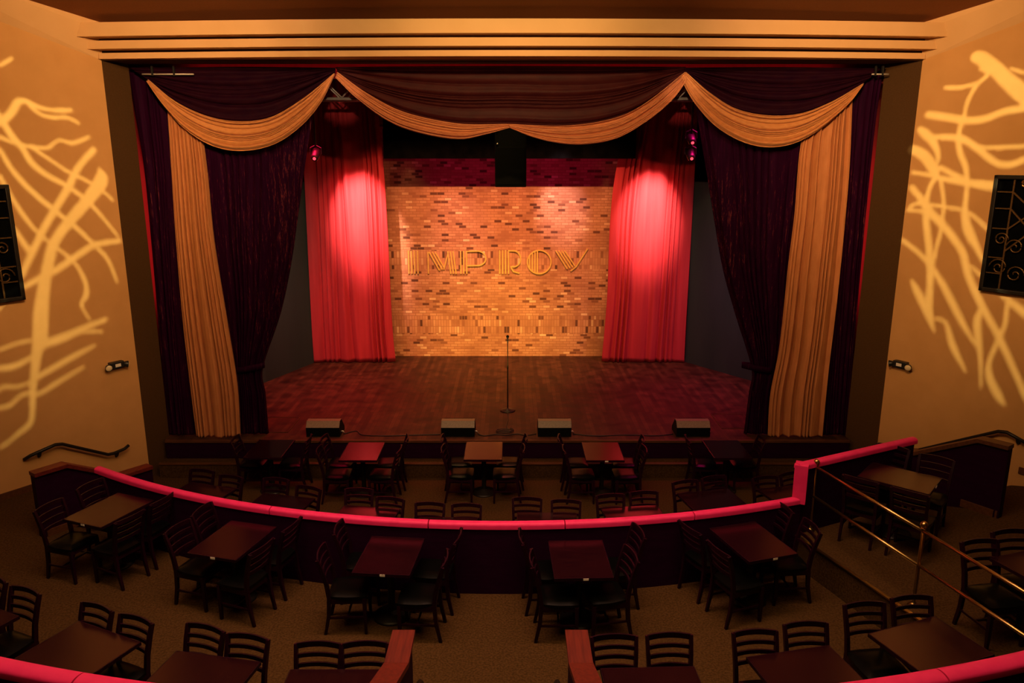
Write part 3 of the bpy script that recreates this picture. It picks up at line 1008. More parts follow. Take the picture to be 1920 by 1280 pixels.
for s, w1 in (('L', 'left'), ('R', 'right')):
    t = thing('swag', '%s plum swag with broad gold border across the top of the stage' % w1, 'swag', (-4.4 if s == 'L' else 4.3, 12.84, 5.6))
    drape('drape', s + '_swag', 6, 0.035, M['plumswag'], t, 90, 80, 21, clampz=False)
    drape('gold_border', s + '_swag_gold', 9, 0.032, M['goldswag'], t, 90, 110, 22, clampz=False, yoff=-0.03)
t = thing('swag', 'wide middle swag of sheer plum and gold hanging over the stage', 'swag', (0, 12.86, 5.7))
drape('drape', 'C_swag', 8, 0.035, M['plumsheer'], t, 120, 90, 23, clampz=False)
drape('gold_border', 'C_gold_l', 6, 0.045, M['goldsheer'], t, 90, 90, 24, clampz=False, yoff=-0.03)
drape('gold_border', 'C_gold_r', 6, 0.045, M['goldsheer'], t, 90, 90, 25, clampz=False, yoff=-0.035)

# ------------------------------------------------------------------ stage dressing
for s, pts, lab in ((-1, [(-5.9, 15.7), (-5.5, 16.4), (-4.80, 18.2)], 'charcoal flat standing left of the red curtain'),
                    (1, [(5.85, 15.7), (5.38, 16.5), (4.25, 18.15)], 'charcoal flat standing right of the red curtain')):
    t = thing('stage_flat', lab + ' at the side of the stage', 'flat', (pts[1][0], pts[1][1], STAGE))
    bm = NB()
    bk = [(x + s * 0.05, y) for x, y in pts]
    bm_prism(bm, pts + bk[::-1], STAGE, 4.95)
    to_obj('panel', bm, M['flat'], t)
    bm = NB()
    bm_sweep(bm, [(x + s * 0.025, y, 4.97) for x, y in pts], rect(0.04, 0.02))
    to_obj('top_rail', bm, M['black'], t)

t = thing('projection_screen_case', 'long black box hung across the top of the brick wall', 'screen case', (0, 17.8, 5.475))
bm = NB()
bm_box(bm, -0.055, 17.9, 5.80, 5.72, 0.2, 0.65, bev=0.01)
to_obj('case', bm, M['black'], t)
for x in (-2.2, 2.1):
    bm = NB()
    bm_tube(bm, [(x, 17.9, 6.1), (x, 17.9, 8.7)], 0.012, 6)
    to_obj('hanging_cable', bm, M['cable'], t, True)

t = thing('hanging_speaker', 'black box loudspeaker hanging under the middle of the swag', 'speaker', (-0.02, 15.0, 5.0))
bm = NB()
bm_box(bm, -0.025, 15.15, 5.50, 0.60, 0.42, 1.13, bev=0.02)
to_obj('cabinet', bm, M['cabinet'], t)
bm = NB()
bm_box(bm, -0.025, 14.935, 5.33, 0.54, 0.02, 0.7, bev=0.006)
to_obj('front_grille', bm, M['grille'], t)
for z in (5.98, 5.74):
    bm = NB()
    bm_lathe(bm, [(0.014, -0.012), (0.014, 0.012)], 10, (-0.28, 14.93, z), 'Y')
    to_obj('bolt_head', bm, M['white'], t, True)
for x in (-0.25, 0.2):
    bm = NB()
    bm_tube(bm, [(x, 15.15, 6.05), (x, 15.15, 8.7)], 0.012, 6)
    to_obj('hanging_cable', bm, M['cable'], t, True)

bm = NB()
bm_box(bm, -0.055, 17.9, 7.48, 5.72, 0.03, 2.70)  # added black sheet, keeps stray border light off the upper brick
tag(to_obj('blackout_sheet', bm, M['black'], None), 'black sheet added above the long black screen box to darken upper brick', 'drape')

for x0, x1, zz, lab in ((-5.87, -5.05, 6.765, 'pale pipe end showing above the left swag'), (5.71, 5.98, 6.765, 'pale pipe end showing above the right swag')):
    t = thing('curtain_batten', lab, 'pipe', (x0, 12.76, zz))
    bm = NB()
    bm_tube(bm, [(x0, 12.76, zz), (x1, 12.76, zz)], 0.013, 8)
    to_obj('pipe', bm, M['steel'], t, True)
    for q in (0.2, 0.62):
        bm = NB()
        bm_box(bm, x0 + (x1 - x0) * q, 12.76, zz + 0.05, 0.03, 0.035, 0.15)
        to_obj('clamp', bm, M['plastic'], t)

# lighting truss behind the swags
t = thing('lighting_truss', 'pale metal truss glimpsed between the swags', 'truss', (0, 14.2, 6.5))
zs, y0, y1 = (6.50, 6.98), 14.2, 14.55
for y in (y0, y1):
    for z in zs:
        bm = NB()
        bm_tube(bm, [(-5.6, y, z), (5.6, y, z)], 0.028, 8)
        to_obj('chord', bm, M['steel'], t, True)
x = -5.55
k = 0
while x < 5.3:
    bm = NB()
    a, b = (zs[0], zs[1]) if k % 2 else (zs[1], zs[0])
    bm_tube(bm, [(x, y0, a), (x + 0.5, y0, b)], 0.014, 6)
    bm_tube(bm, [(x, y1, a), (x + 0.5, y1, b)], 0.014, 6)
    to_obj('diagonal', bm, M['steel'], t, True)
    x += 0.5
    k += 1

# spots for the red curtains, and par cans standing only as fixtures
for i, ((x, y, z), lab) in enumerate(zip(S_RED, ('left', 'right'))):
    tx = -3.72 if i == 0 else 3.30
    spot('curtain_spot', (tx + (0.15 if i == 0 else -0.1), 16.2, 6.5), (tx + (0.2 if i == 0 else -0.1), 18.1, 4.2), 3900, (1.0, 0.60, 0.46), 33, 1.0, 0.05)  # whitish spot added over the red one for the overexposed hot centre
    spot('curtain_spot', (tx, 16.0, 6.3), (tx, 18.1, 4.2), 170, (1.0, 0.07, 0.10), 44, 1.0, 0.05)
    spot('red_fill', (x * 0.8, 15.2, 6.2), (tx, 18.1, 1.6), 90, (1.0, 0.16, 0.16), 44, 1.0, 0.05)
    n = 1 if i == 0 else 2
    for q in range(n):
        t = thing('par_can', 'small black stage light with added red glint, hung high at the %s%s' % (lab, '' if n == 1 else (', lower of two', ', upper of two')[q]), 'stage light', (x, y, z + 0.3 * q))
        rot = Matrix.Rotation(math.radians(-60), 4, 'X')
        bm = NB()
        bm_lathe(bm, [(0.06, -0.16), (0.075, -0.13), (0.085, 0.0), (0.09, 0.1), (0.088, 0.1), (0.07, -0.02)], 18)
        bmesh.ops.transform(bm, matrix=rot, verts=bm.verts)
        to_obj('can', bm, M['plastic'], t, True, world=False)
        bm = NB()
        bm_lathe(bm, [(0.03, -0.175), (0.03, -0.165)], 14)
        bmesh.ops.transform(bm, matrix=rot, verts=bm.verts)
        to_obj('back_glint', bm, M['redglint'], t, True, world=False)  # glowing disc put in for the red glint on the can
        bm = NB()
        bm_tube(bm, [(-0.11, 0, 0), (-0.11, 0, 0.12), (0, 0, 0.18), (0.11, 0, 0.12), (0.11, 0, 0)], 0.01, 6)
        to_obj('yoke', bm, M['plastic'], t, False, world=False)
    bm = NB()
    bm_tube(bm, [(x, y, z + 0.15), (x, y, 8.7)], 0.02, 8)
    tag(to_obj('hanging_pipe', bm, M['iron'], None, True), 'thin dark pipe holding the red stage light at the %s' % lab, 'pipe')

# brass deco letters on the brick wall
SY = 18.712


def pxs(px):
    return (px - 960) * 0.013132


def pz(py):
    return 3.275 - (py - 470) * 0.013135


t = thing('wall_sign', 'brass outline letters spelling the club name across the brick wall', 'sign', (-0.4, SY, 2.72))


def letter(strokes, name='letter'):
    bm = NB()
    for pts, wd in strokes:
        P = [(pxs(a), SY, pz(b)) for a, b in pts]
        bm_sweep(bm, P, [(-0.016, -wd), (0.016, -wd), (0.016, wd), (-0.016, wd)], up=(0, 0, 1) if False else (0, 1, 0))
    return to_obj(name, bm, M['brasssign'], t)


def ell(cx, cy, rx, ry, a0, a1, n=20):
    return [(cx + rx * math.cos(math.radians(a0 + (a1 - a0) * i / (n - 1))), cy - ry * math.sin(math.radians(a0 + (a1 - a0) * i / (n - 1)))) for i in range(n)]


W1 = 0.0125
letter([([(x, 470), (x, 513)], W1) for x in (766.5, 772, 777.5, 783.5)])
letter([([(803, 472), (803, 513)], W1 * .7), ([(805, 472), (824, 507)], W1), ([(811, 472), (829, 505)], W1), ([(817, 473), (833, 502)], W1), ([(832, 505), (841, 472)], W1 * .7)] + [([(840 + k * 5, 471), (845 + k * 5, 513)], W1) for k in range(3)])
letter([([(x, 470), (x, 513)], W1) for x in (864, 869.5, 875)] + [([(875, 471)] + ell(896, 484, 15, 13.5, 90, -90) + [(875, 498)], W1 * .8)])
letter([([(x, 469), (x, 513)], W1) for x in (937, 942.5, 948, 953.5)] + [([(953, 470)] + ell(963, 485, 13, 15, 90, -90) + [(957, 500)], W1 * .8), ([(958, 501), (963, 509), (974, 512)], W1 * .8)])
letter([(ell(1011, 491, 22, 22, 0, 360, 40), W1 * .8)] + [([(x, 491 - h), (x, 491 + h)], W1) for x, h in ((993, 13), (998, 17.5), (1003, 20), (1007.5, 21))])
letter([([(1042 + k * 5.5, 470), (1064 + k * 5, 504 - k * 1.5)], W1) for k in range(4)] + [([(1070, 508), (1080, 500), (1101, 466)], W1 * .8)])

# microphone on its stand
t = thing('microphone_stand', 'black straight microphone stand with round base standing mid-stage', 'microphone stand', (-0.085, 14.38, STAGE))
bm = NB()
bm_lathe(bm, [(0.15, 0.0), (0.15, 0.014), (0.13, 0.028), (0.03, 0.04), (0.02, 0.06)], 28)
to_obj('base', bm, M['iron'], t, True, world=False)
bm = NB()
bm_lathe(bm, [(0.012, 0.04), (0.012, 0.85), (0.017, 0.86), (0.017, 0.93), (0.009, 0.94), (0.009, 1.44)], 12)
to_obj('pole', bm, M['iron'], t, True, world=False)
bm = NB()
bm_tube(bm, [(0, 0, 1.42), (0, -0.02, 1.46), (0, -0.05, 1.48)], 0.016, 10)
to_obj('clip', bm, M['plastic'], t, True, world=False)
mic = thing('microphone', 'black handheld microphone clipped on top of the stand mid-stage', 'microphone', (-0.085, 14.34, STAGE + 1.47))
rot = Matrix.Rotation(math.radians(-62), 4, 'X')
bm = NB()
bm_lathe(bm, [(0.012, -0.11), (0.016, 0.0), (0.02, 0.04)], 14)
bmesh.ops.transform(bm, matrix=rot, verts=bm.verts)
to_obj('handle', bm, M['plastic'], mic, True, world=False)
bm = NB()
bm_lathe(bm, [(0.02, 0.04), (0.028, 0.06), (0.027, 0.085), (0.012, 0.1)], 14)
bmesh.ops.transform(bm, matrix=rot, verts=bm.verts)
to_obj('mesh_head', bm, M['grille'], mic, True, world=False)

# floor monitors along the stage edge
for x, lab, mt in ((-3.39, 'leftmost floor monitor speaker on the stage edge', 'cabtop'), (-0.97, 'floor monitor speaker just left of the microphone stand', 'cabtop'),
                   (0.765, 'floor monitor speaker just right of the microphone stand', 'cabtop'), (3.25, 'rightmost floor monitor speaker on the stage edge', 'cabtop')):
    t = thing('stage_monitor', 'black wedge ' + lab, 'monitor speaker', (x, 13.06, STAGE), 0, 'wedge monitors along the stage edge')
    bm = NB()
    prof = [(-0.14, 0.0), (0.27, 0.0), (0.27, 0.07), (0.06, 0.27), (-0.06, 0.27), (-0.14, 0.17)]
    lo = [bm.verts.new((-0.3, p[0], p[1])) for p in prof]
    hi = [bm.verts.new((0.3, p[0], p[1])) for p in prof]
    bm.faces.new(lo)
    bm.faces.new(hi[::-1])
    for i in range(6):
        j = (i + 1) % 6
        bm.faces.new((lo[i], lo[j], hi[j], hi[i]))
    to_obj('cabinet', bm, M['cabinet'], t, world=False)
    bm = NB()
    v = [bm.verts.new(p) for p in ((-0.298, -0.143, 0.172), (0.298, -0.143, 0.172), (0.298, -0.062, 0.274), (-0.298, -0.062, 0.274), (0.298, 0.06, 0.276), (-0.298, 0.06, 0.276), (-0.298, -0.13, 0.165), (0.298, -0.13, 0.165), (-0.298, 0.06, 0.268), (0.298, 0.06, 0.268))]
    bm.faces.new((v[0], v[1], v[2], v[3]))
    bm.faces.new((v[3], v[2], v[4], v[5]))
    bm.faces.new((v[6], v[8], v[9], v[7]))
    bm.faces.new((v[0], v[6], v[7], v[1]))
    bm.faces.new((v[5], v[4], v[9], v[8]))
    to_obj('lid', bm, M[mt], t, world=False)['label'] = 'brownish cabinet lid, lit tone painted in'
    bm = NB()
    bm_box(bm, 0, 0.172, 0.178, 0.52, 0.27, 0.012, Matrix.Rotation(math.radians(-43.6), 4, 'X'))
    to_obj('front_grille', bm, M['grille'], t, world=False)
    bm = NB()
    bm_tube(bm, [(0.30, 0.0, 0.06), (0.33, 0.0, 0.06), (0.35, 0.02, 0.02)], 0.012, 6)
    to_obj('plug', bm, M['white'], t, True, world=False)


def cable(pts, label, r=0.009):
    P = [Vector(p) for p in pts]
    ext = [P[0]] + P + [P[-1]]
    d = []
    for i in range(1, len(ext) - 2):
        a, b, c, e = ext[i - 1:i + 3]
        for k in range(8):
            q = k / 8
            d.append(0.5 * ((2 * b) + (c - a) * q + (2 * a - 5 * b + 4 * c - e) * q * q + (3 * b - a - 3 * c + e) * q ** 3))
    d.append(P[-1])
    bm = NB()
    bm_tube(bm, d, r, 6)
    tag(to_obj('cable', bm, M['cable'], None, True), label, 'cable')


z = STAGE + 0.01
cable([(-0.62, 13.05, z), (-0.5, 12.95, z), (-0.3, 13.02, z), (-0.1, 12.98, z), (0.1, 13.05, z), (0.25, 12.97, z), (0.44, 13.05, z)], 'black cable running along the stage edge between the two middle monitors')
cable([(-0.085, 14.22, z), (-0.07, 13.9, z), (-0.1, 13.5, z), (-0.05, 13.2, z)] + [(0.03 + 0.16 * math.cos(a * 0.9) - 0.16, 13.12 + 0.09 * math.sin(a * 0.9), z + 0.004 * a) for a in range(1, 16)], 'black microphone cable coiled below the stand at the stage edge')
cable([(-3.04, 13.05, z), (-2.85, 13.2, z), (-2.7, 13.0, z), (-2.3, 12.95, z), (-1.6, 13.0, z), (-1.30, 13.02, z)], 'black cable from the leftmost monitor along the stage edge')
cable([(1.1, 13.05, z), (1.5, 12.95, z), (2.1, 13.0, z), (2.6, 12.96, z), (2.92, 13.05, z)], 'black cable between the two right-hand monitors')
for x, y, lab in ((-4.4, 13.55, 'left'), (4.2, 13.75, 'right')):
    t = thing('floor_hatch', 'square trap hatch with thin metal edge in the stage floor at the %s' % lab, 'hatch', (x, y, STAGE))
    bm = NB()
    bm_box(bm, 0, 0, 0.003, 0.62, 0.8, 0.006)
    to_obj('lid', bm, M['boards'], t, world=False)
    bm = NB()
    for a in ((0, 0.41, 0.64, 0.015), (0, -0.41, 0.64, 0.015), (0.315, 0, 0.015, 0.8), (-0.315, 0, 0.015, 0.8)):
        bm_box(bm, a[0], a[1], 0.005, a[2], a[3], 0.01)
    to_obj('edge_strip', bm, M['bronze'], t, world=False)


# ------------------------------------------------------------------ side-wall fittings
def emergency(side, s, z, lab):
    p = wallpt(side, s, 0.0)
    ang = math.atan2(-side * 0.823, 0.568)
    t = thing('emergency_light', lab, 'emergency light', (p[0], p[1], z), 0)
    R4 = Matrix.Rotation(side * -(PI / 2 - math.atan2(0.568, 0.823)), 4, 'Z')
    R4 = Matrix(((0.568 * side, -0.823 * side, 0, 0), (-0.823, -0.568, 0, 0), (0, 0, 1, 0), (0, 0, 0, 1)))
    # local x runs along the wall towards the audience, local y points into the room

    def add(nm, bm, mat, sm=False):
        bmesh.ops.transform(bm, matrix=R4, verts=bm.verts)
        return to_obj(nm, bm, mat, t, sm, world=False)
    bm = NB()
    bm_box(bm, 0, 0.05, 0, 0.23, 0.1, 0.115, bev=0.015)
    add('body', bm, M['plastic'])
    bm = NB()
    bm_box(bm, -0.005, 0.103, 0.0, 0.09, 0.006, 0.05)
    add('label_plate', bm, M['white'])
    for k in (-1, 1):
        turn = Matrix.Translation((k * 0.145, 0.075, -0.012)) @ Matrix.Rotation(math.radians(-14 if k > 0 else 72), 4, 'Z') @ Matrix.Rotation(math.radians(-12), 4, 'X')
        bm = NB()
        bm_lathe(bm, [(0.025, -0.05), (0.042, -0.02), (0.058, 0.03), (0.056, 0.036)], 20, (0, 0, 0), 'Y')
        bmesh.ops.transform(bm, matrix=turn, verts=bm.verts)
        h = add('lamp_head', bm, M['plastic'], True)
        bm = NB()
        bm_lathe(bm, [(0.054, 0.034), (0.042, 0.046), (0.016, 0.053)], 20, (0, 0, 0), 'Y')
        bmesh.ops.transform(bm, matrix=turn, verts=bm.verts)
        l = add('lens', bm, M['lens'], True)
        l.parent = h


emergency(-1, 0.378, 2.152, 'black two-headed emergency light on the left amber wall')
emergency(1, 0.262, 2.135, 'black two-headed emergency light on the right amber wall')


def wall_grille(side, s0, z0, z1, wdt, lab):
    p = wallpt(side, s0, 0.0)
    t = thing('wall_grille', lab, 'grille', (p[0], p[1], z0), 0)
    R4 = Matrix(((0.568 * side, -0.823 * side, 0, 0), (-0.823, -0.568, 0, 0), (0, 0, 1, 0), (0, 0, 0, 1)))
    H = z1 - z0

    def add(nm, bm, mat, sm=False):
        bmesh.ops.transform(bm, matrix=R4, verts=bm.verts)
        return to_obj(nm, bm, mat, t, sm, world=False)
    bm = NB()
    bm_box(bm, wdt / 2, 0.01, H / 2, wdt, 0.02, H)
    add('back_panel', bm, M['black'])
    bm = NB()
    f = 0.06
    for cx, cz, sx, sz in ((wdt / 2, f / 2, wdt, f), (wdt / 2, H - f / 2, wdt, f), (f / 2, H / 2, f, H), (wdt - f / 2, H / 2, f, H)):
        bm_box(bm, cx, 0.05, cz, sx, 0.10, sz, bev=0.012)
    add('frame', bm, M['iron'])
    bm = NB()
    for cx in (0.27, wdt - 0.27):
        bm_box(bm, cx, 0.06, H / 2, 0.022, 0.025, H - 0.1)
    for cz in (0.28, 0.30 * H, 0.55 * H, 0.72 * H, 0.86 * H):
        for cx in (0.165, wdt - 0.165):
            bm_box(bm, cx, 0.06, cz, 0.21, 0.02, 0.018)
    for x0, za, x1, zb in ((0.27, 0.86 * H, wdt - 0.27, 0.55 * H), (0.27, 0.55 * H, wdt - 0.27, 0.86 * H), (0.27, 0.72 * H, wdt - 0.27, 0.36 * H), (0.27, 0.36 * H, wdt - 0.27, 0.72 * H)):
        bm_sweep(bm, [(x0, 0.06, za), (x1, 0.06, zb)], rect(0.011, 0.011), up=(0, 1, 0))
    add('lattice', bm, M['bronze'])
    for k, (cx, cz, r, d) in enumerate(((0.42, 0.93 * H, 0.07, 1), (wdt - 0.42, 0.93 * H, 0.07, -1), (0.20, 0.46 * H, 0.1, 1), (0.40, 0.40 * H, 0.12, -1), (wdt - 0.40, 0.40 * H, 0.12, 1), (0.22, 0.22 * H, 0.13, -1), (0.45, 0.17 * H, 0.13, 1), (wdt - 0.30, 0.2 * H, 0.13, -1))):
        bm = NB()
        bm_tube(bm, [(cx + d * r * (1 - i / 34) * math.cos(i * 0.33), 0.065, cz + r * (1 - i / 34) * math.sin(i * 0.33)) for i in range(30)], 0.012 if k > 1 else 0.02, 6)
        add('scroll', bm, M['brass'] if k < 2 else M['bronze'], True)


wall_grille(-1, 1.602, 3.43, 5.10, 1.15, 'black iron scrollwork wall grille cut off by the left picture edge')
wall_grille(1, 1.312, 3.53, 5.23, 1.15, 'black iron scrollwork wall grille at the right picture edge')


# ------------------------------------------------------------------ pattern projectors: a cut metal plate in front of a small lamp
def gobo(side, strokes, loc, power, lab):
    o3 = Vector(loc)
    W3 = []
    for st in strokes:
        line = []
        for s, z, h in st:
            p = wallpt(side, s)
            line.append((Vector((p[0], p[1], z)), h))
        W3.append(line)
    cen = Vector((*wallpt(side, 0.95), 4.3))
    fw = (cen - o3).normalized()
    ri = fw.cross(Vector((0, 0, 1))).normalized()
    up = ri.cross(fw)
    D = 0.25
    segs = []
    for line in W3:
        pr = []
        for p, h in line:
            d = p - o3
            k = D / d.dot(fw)
            pr.append((d.dot(ri) * k, d.dot(up) * k, h * k))
        # smooth each stroke
        P = pr
        ext = [P[0]] + P + [P[-1]]
        sm = []
        for i in range(1, len(ext) - 2):
            for q in range(5):
                tt = q / 5
                c = []
                for m in range(3):
                    a, b, c2, e = ext[i - 1][m], ext[i][m], ext[i + 1][m], ext[i + 2][m]
                    c.append(0.5 * (2 * b + (c2 - a) * tt + (2 * a - 5 * b + 4 * c2 - e) * tt * tt + (3 * b - a - 3 * c2 + e) * tt ** 3))
                sm.append(c)
        sm.append(list(P[-1]))
        segs += list(zip(sm, sm[1:]))
    cell = 0.00042
    X, Yh = 0.15, 0.17
    nx, ny = int(2 * X / cell), int(2 * Yh / cell)
    hole = [set() for _ in range(ny)]
    for (ax, ay, ah), (bx, by, bh) in segs:
        mh = max(ah, bh)
        y0 = max(0, int((min(ay, by) - mh + Yh) / cell))
        y1 = min(ny - 1, int((max(ay, by) + mh + Yh) / cell) + 1)
        x0 = max(0, int((min(ax, bx) - mh + X) / cell))
        x1 = min(nx - 1, int((max(ax, bx) + mh + X) / cell) + 1)
        dx, dy = bx - ax, by - ay
        LL = dx * dx + dy * dy + 1e-12
        for j in range(y0, y1 + 1):
            cy = (j + .5) * cell - Yh
            for i in range(x0, x1 + 1):
                cx = (i + .5) * cell - X
                q = max(0, min(1, ((cx - ax) * dx + (cy - ay) * dy) / LL))
                h = ah + (bh - ah) * q
                if (cx - ax - dx * q) ** 2 + (cy - ay - dy * q) ** 2 < h * h:
                    hole[j].add(i)
    t = thing('pattern_projector', lab, 'stage light', loc)
    bm = NB()

    def P3(i, j):
        return fw * D + ri * (i * cell - X) + up * (j * cell - Yh)

    j = 0
    while j < ny:
        j2 = j
        while j2 + 1 < ny and hole[j2 + 1] == hole[j]:
            j2 += 1
        hs = sorted(hole[j])
        runs = []
        st = 0
        for i in hs:
            if i > st:
                runs.append((st, i))
            st = i + 1
        if st < nx:
            runs.append((st, nx))
        for a, b in runs:
            bm.faces.new([bm.verts.new(P3(*q)) for q in ((a, j), (b, j), (b, j2 + 1), (a, j2 + 1))])
        j = j2 + 1
    to_obj('pattern_plate', bm, M['black'], t, world=False)
    bm = NB()
    for (ax, ay, bx, by) in ((-X, -Yh, X, -Yh), (X, -Yh, X, Yh), (X, Yh, -X, Yh), (-X, Yh, -X, -Yh)):
        f = [fw * D + ri * ax + up * ay, fw * D + ri * bx + up * by, -fw * 0.06 + ri * bx * .6 + up * by * .6, -fw * 0.06 + ri * ax * .6 + up * ay * .6]
        bm.faces.new([bm.verts.new(q) for q in f])
    bm.faces.new([bm.verts.new(-fw * 0.06 + ri * ax * .6 + up * ay * .6) for ax, ay in ((-X, -Yh), (X, -Yh), (X, Yh), (-X, Yh))])
    to_obj('housing', bm, M['black'], t, world=False)
    spot('pattern_lamp', loc, cen, power, (1.0, 0.92, 0.40), 110, 0.1, 0.0011)


gobo(-1, GL, (-1.2, 7.2, 8.1), 2500, 'black pattern projector hung from the ceiling, throwing branches on the left wall')
gobo(1, GR, (1.2, 7.2, 8.1), 2500, 'black pattern projector hung from the ceiling, throwing branches on the right wall')
# ------------------------------------------------------------------ furniture
def make_chair():
    t = thing('ladder_back_chair', 'x', 'chair')
    WM = M['wood']
    bm = NB()
    r = bmesh.ops.create_grid(bm, x_segments=10, y_segments=10, size=0.5)
    top = {}
    vs = list(bm.verts)
    for v in vs:
        u, q = v.co.x * 2, v.co.y * 2
        wx = 0.215 if q > 0 else 0.215 + 0.02 * q
        d = max(abs(u), abs(q))
        v.co = Vector((u * wx * (1 - 0.05 * q * q * abs(u)), q * 0.205 * (1 - 0.04 * u * u) + 0.005, 0.487 - 0.028 * max(0, (d - 0.45) / 0.55) ** 2.2))
    edge = [e for e in bm.edges if e.is_boundary]
    ex = bmesh.ops.extrude_edge_only(bm, edges=edge)
    lo = [g for g in ex['geom'] if isinstance(g, bmesh.types.BMVert)]
    for v in lo:
        v.co.z = 0.43
    bmesh.ops.holes_fill(bm, edges=[e for e in bm.edges if e.is_boundary])
    o = to_obj('seat_cushion', bm, M['vinyl'], t, True, world=False)
    autosmooth(o, 50)
    bm = NB()
    for (cx, cy, sx, sy) in ((0, 0.185, 0.36, 0.022), (0, -0.175, 0.34, 0.022), (0.185, 0.0, 0.022, 0.36), (-0.185, 0.0, 0.022, 0.36)):
        bm_box(bm, cx, cy, 0.400, sx, sy, 0.06)
    to_obj('apron', bm, WM, t, world=False)
    for sx in (-1, 1):
        bm = NB()
        bm_sweep(bm, [(sx * 0.19, 0.185, 0.43), (sx * 0.19, 0.187, 0.2), (sx * 0.19, 0.19, 0.0)], rect(0.019, 0.019), up=(0, 1, 0), scales=[1, 0.95, 0.72])
        to_obj('front_leg', bm, WM, t, world=False)
        bm = NB()
        bm_sweep(bm, [(sx * 0.180, -0.245, 0.0), (sx * 0.18, -0.20, 0.22), (sx * 0.18, -0.185, 0.44), (sx * 0.185, -0.205, 0.6), (sx * 0.192, -0.245, 0.76), (sx * 0.197, -0.285, 0.885)], rect(0.017, 0.021), up=(0, 1, 0), scales=[0.75, 0.95, 1.05, 1, 0.95, 0.85])
        to_obj('back_post', bm, WM, t, world=False)
        bm = NB()
        bm_box(bm, sx * 0.185, 0, 0.2, 0.016, 0.37, 0.022)
        to_obj('side_stretcher', bm, WM, t, world=False)
    bm = NB()
    bm_box(bm, 0, 0.0, 0.2, 0.36, 0.018, 0.022)
    to_obj('cross_stretcher', bm, WM, t, world=False)
    for zc, yb, hh in ((0.868, -0.279, 0.026), (0.785, -0.252, 0.019), (0.705, -0.229, 0.019), (0.622, -0.209, 0.019)):
        bm = NB()
        x1 = 0.183 if zc < 0.7 else 0.19
        path = []
        for i in range(9):
            q = -1 + i / 4
            path.append((x1 * q, yb - 0.028 * (1 - q * q), zc + (0.006 * (1 - q * q) if zc > 0.85 else 0.003 * (1 - q * q))))
        bm_sweep(bm, path, rect(0.008, hh))
        to_obj('slat', bm, WM, t, world=False)
    return t


def make_table(tag_on=True):
    t = thing('dining_table', 'x', 'table')
    bm = NB()
    bm_box(bm, 0, 0, 0.735, 0.61, 0.80, 0.03, bev=0.004)
    to_obj('tabletop', bm, M['tabletop'], t, world=False)
    bm = NB()
    for a in ((0, 0.4, 0.622, 0.012), (0, -0.4, 0.622, 0.012), (0.305, 0, 0.012, 0.8), (-0.305, 0, 0.012, 0.8)):
        bm_box(bm, a[0], a[1], 0.732, a[2], a[3], 0.034)
    to_obj('edge_band', bm, M['wood'], t, world=False)
    bm = NB()
    bm_lathe(bm, [(0.045, 0.03), (0.038, 0.06), (0.038, 0.66), (0.06, 0.70), (0.16, 0.715)], 20)
    to_obj('column', bm, M['iron'], t, True, world=False)
    bm = NB()
    bm_lathe(bm, [(0.21, 0.0), (0.21, 0.012), (0.185, 0.028), (0.06, 0.05), (0.04, 0.07)], 32)
    to_obj('base', bm, M['iron'], t, True, world=False)
    return t


CH, TB = make_chair(), make_table()
used = {'c': False, 't': False}


def put_chair(x, y, z, rz, label, group):
    if not used['c']:
        used['c'] = True
        CH.location, CH.rotation_euler, CH['label'], CH['group'] = (x, y, z), (0, 0, rz), label, group
        return CH
    return dup(CH, (x, y, z), rz, label, group)


def put_table(x, y, z, rz, label, group, plate=None):
    if not used['t']:
        used['t'] = True
        TB.location, TB.rotation_euler, TB['label'], TB['group'] = (x, y, z), (0, 0, rz), label, group
        t = TB
    else:
        t = dup(TB, (x, y, z), rz, label, group)
    plates.append((t, plate))
    return t


plates = []


def table_side(cx, cy, z, deg, seats, tname, tlabel, group, plate=True, lat=0.38):
    """table whose two chairs per side sit left and right of it; seats: (side, along, lateral, extra turn, words)"""
    a = math.radians(deg)
    put_table(cx, cy, z, a, tlabel, 'tables ' + group, (0, -0.408) if plate else None)
    for sd, al, la, tw, words in seats:
        lx, ly = sd * la, al
        x = cx + lx * math.cos(a) - ly * math.sin(a)
        y = cy + lx * math.sin(a) + ly * math.cos(a)
        rz = a + (PI / 2 if sd > 0 else -PI / 2) + math.radians(tw)
        put_chair(x, y, z, rz, words, 'chairs ' + group)


ORD = ['first', 'second', 'third', 'fourth', 'fifth', 'sixth', 'seventh']

# row at the stage front
G = 'along the stage front'
FR = [(-4.05, 12.0, 0, 1), (-2.48, 11.88, 0, 2), (-0.47, 11.91, 0, 2), (1.50, 11.88, 0, 2), (3.58, 11.98, 0, 1)]
for i, (x, y, d, n) in enumerate(FR):
    seats = []
    base = 'dark ladder-back chair %s of the %s table from left along the stage'
    for sd, wd in ((-1, 'left'), (1, 'right')):
        if n == 1:
            seats.append((sd, 0.12, 0.34, 0, base % (wd, ORD[i])))
        else:
            jit = (i * 7 + sd * 3) % 5 - 2
            seats.append((sd, -0.24, 0.37, jit * 1.5, 'nearer ' + base % (wd, ORD[i])))
            seats.append((sd, 0.25, 0.42, -jit * 2, 'farther ' + base % (wd, ORD[i])))
    table_side(x, y, 0.0, d, seats, '', 'dark table, %s from left in the row against the stage' % ORD[i], G, plate=(i in (3,)))

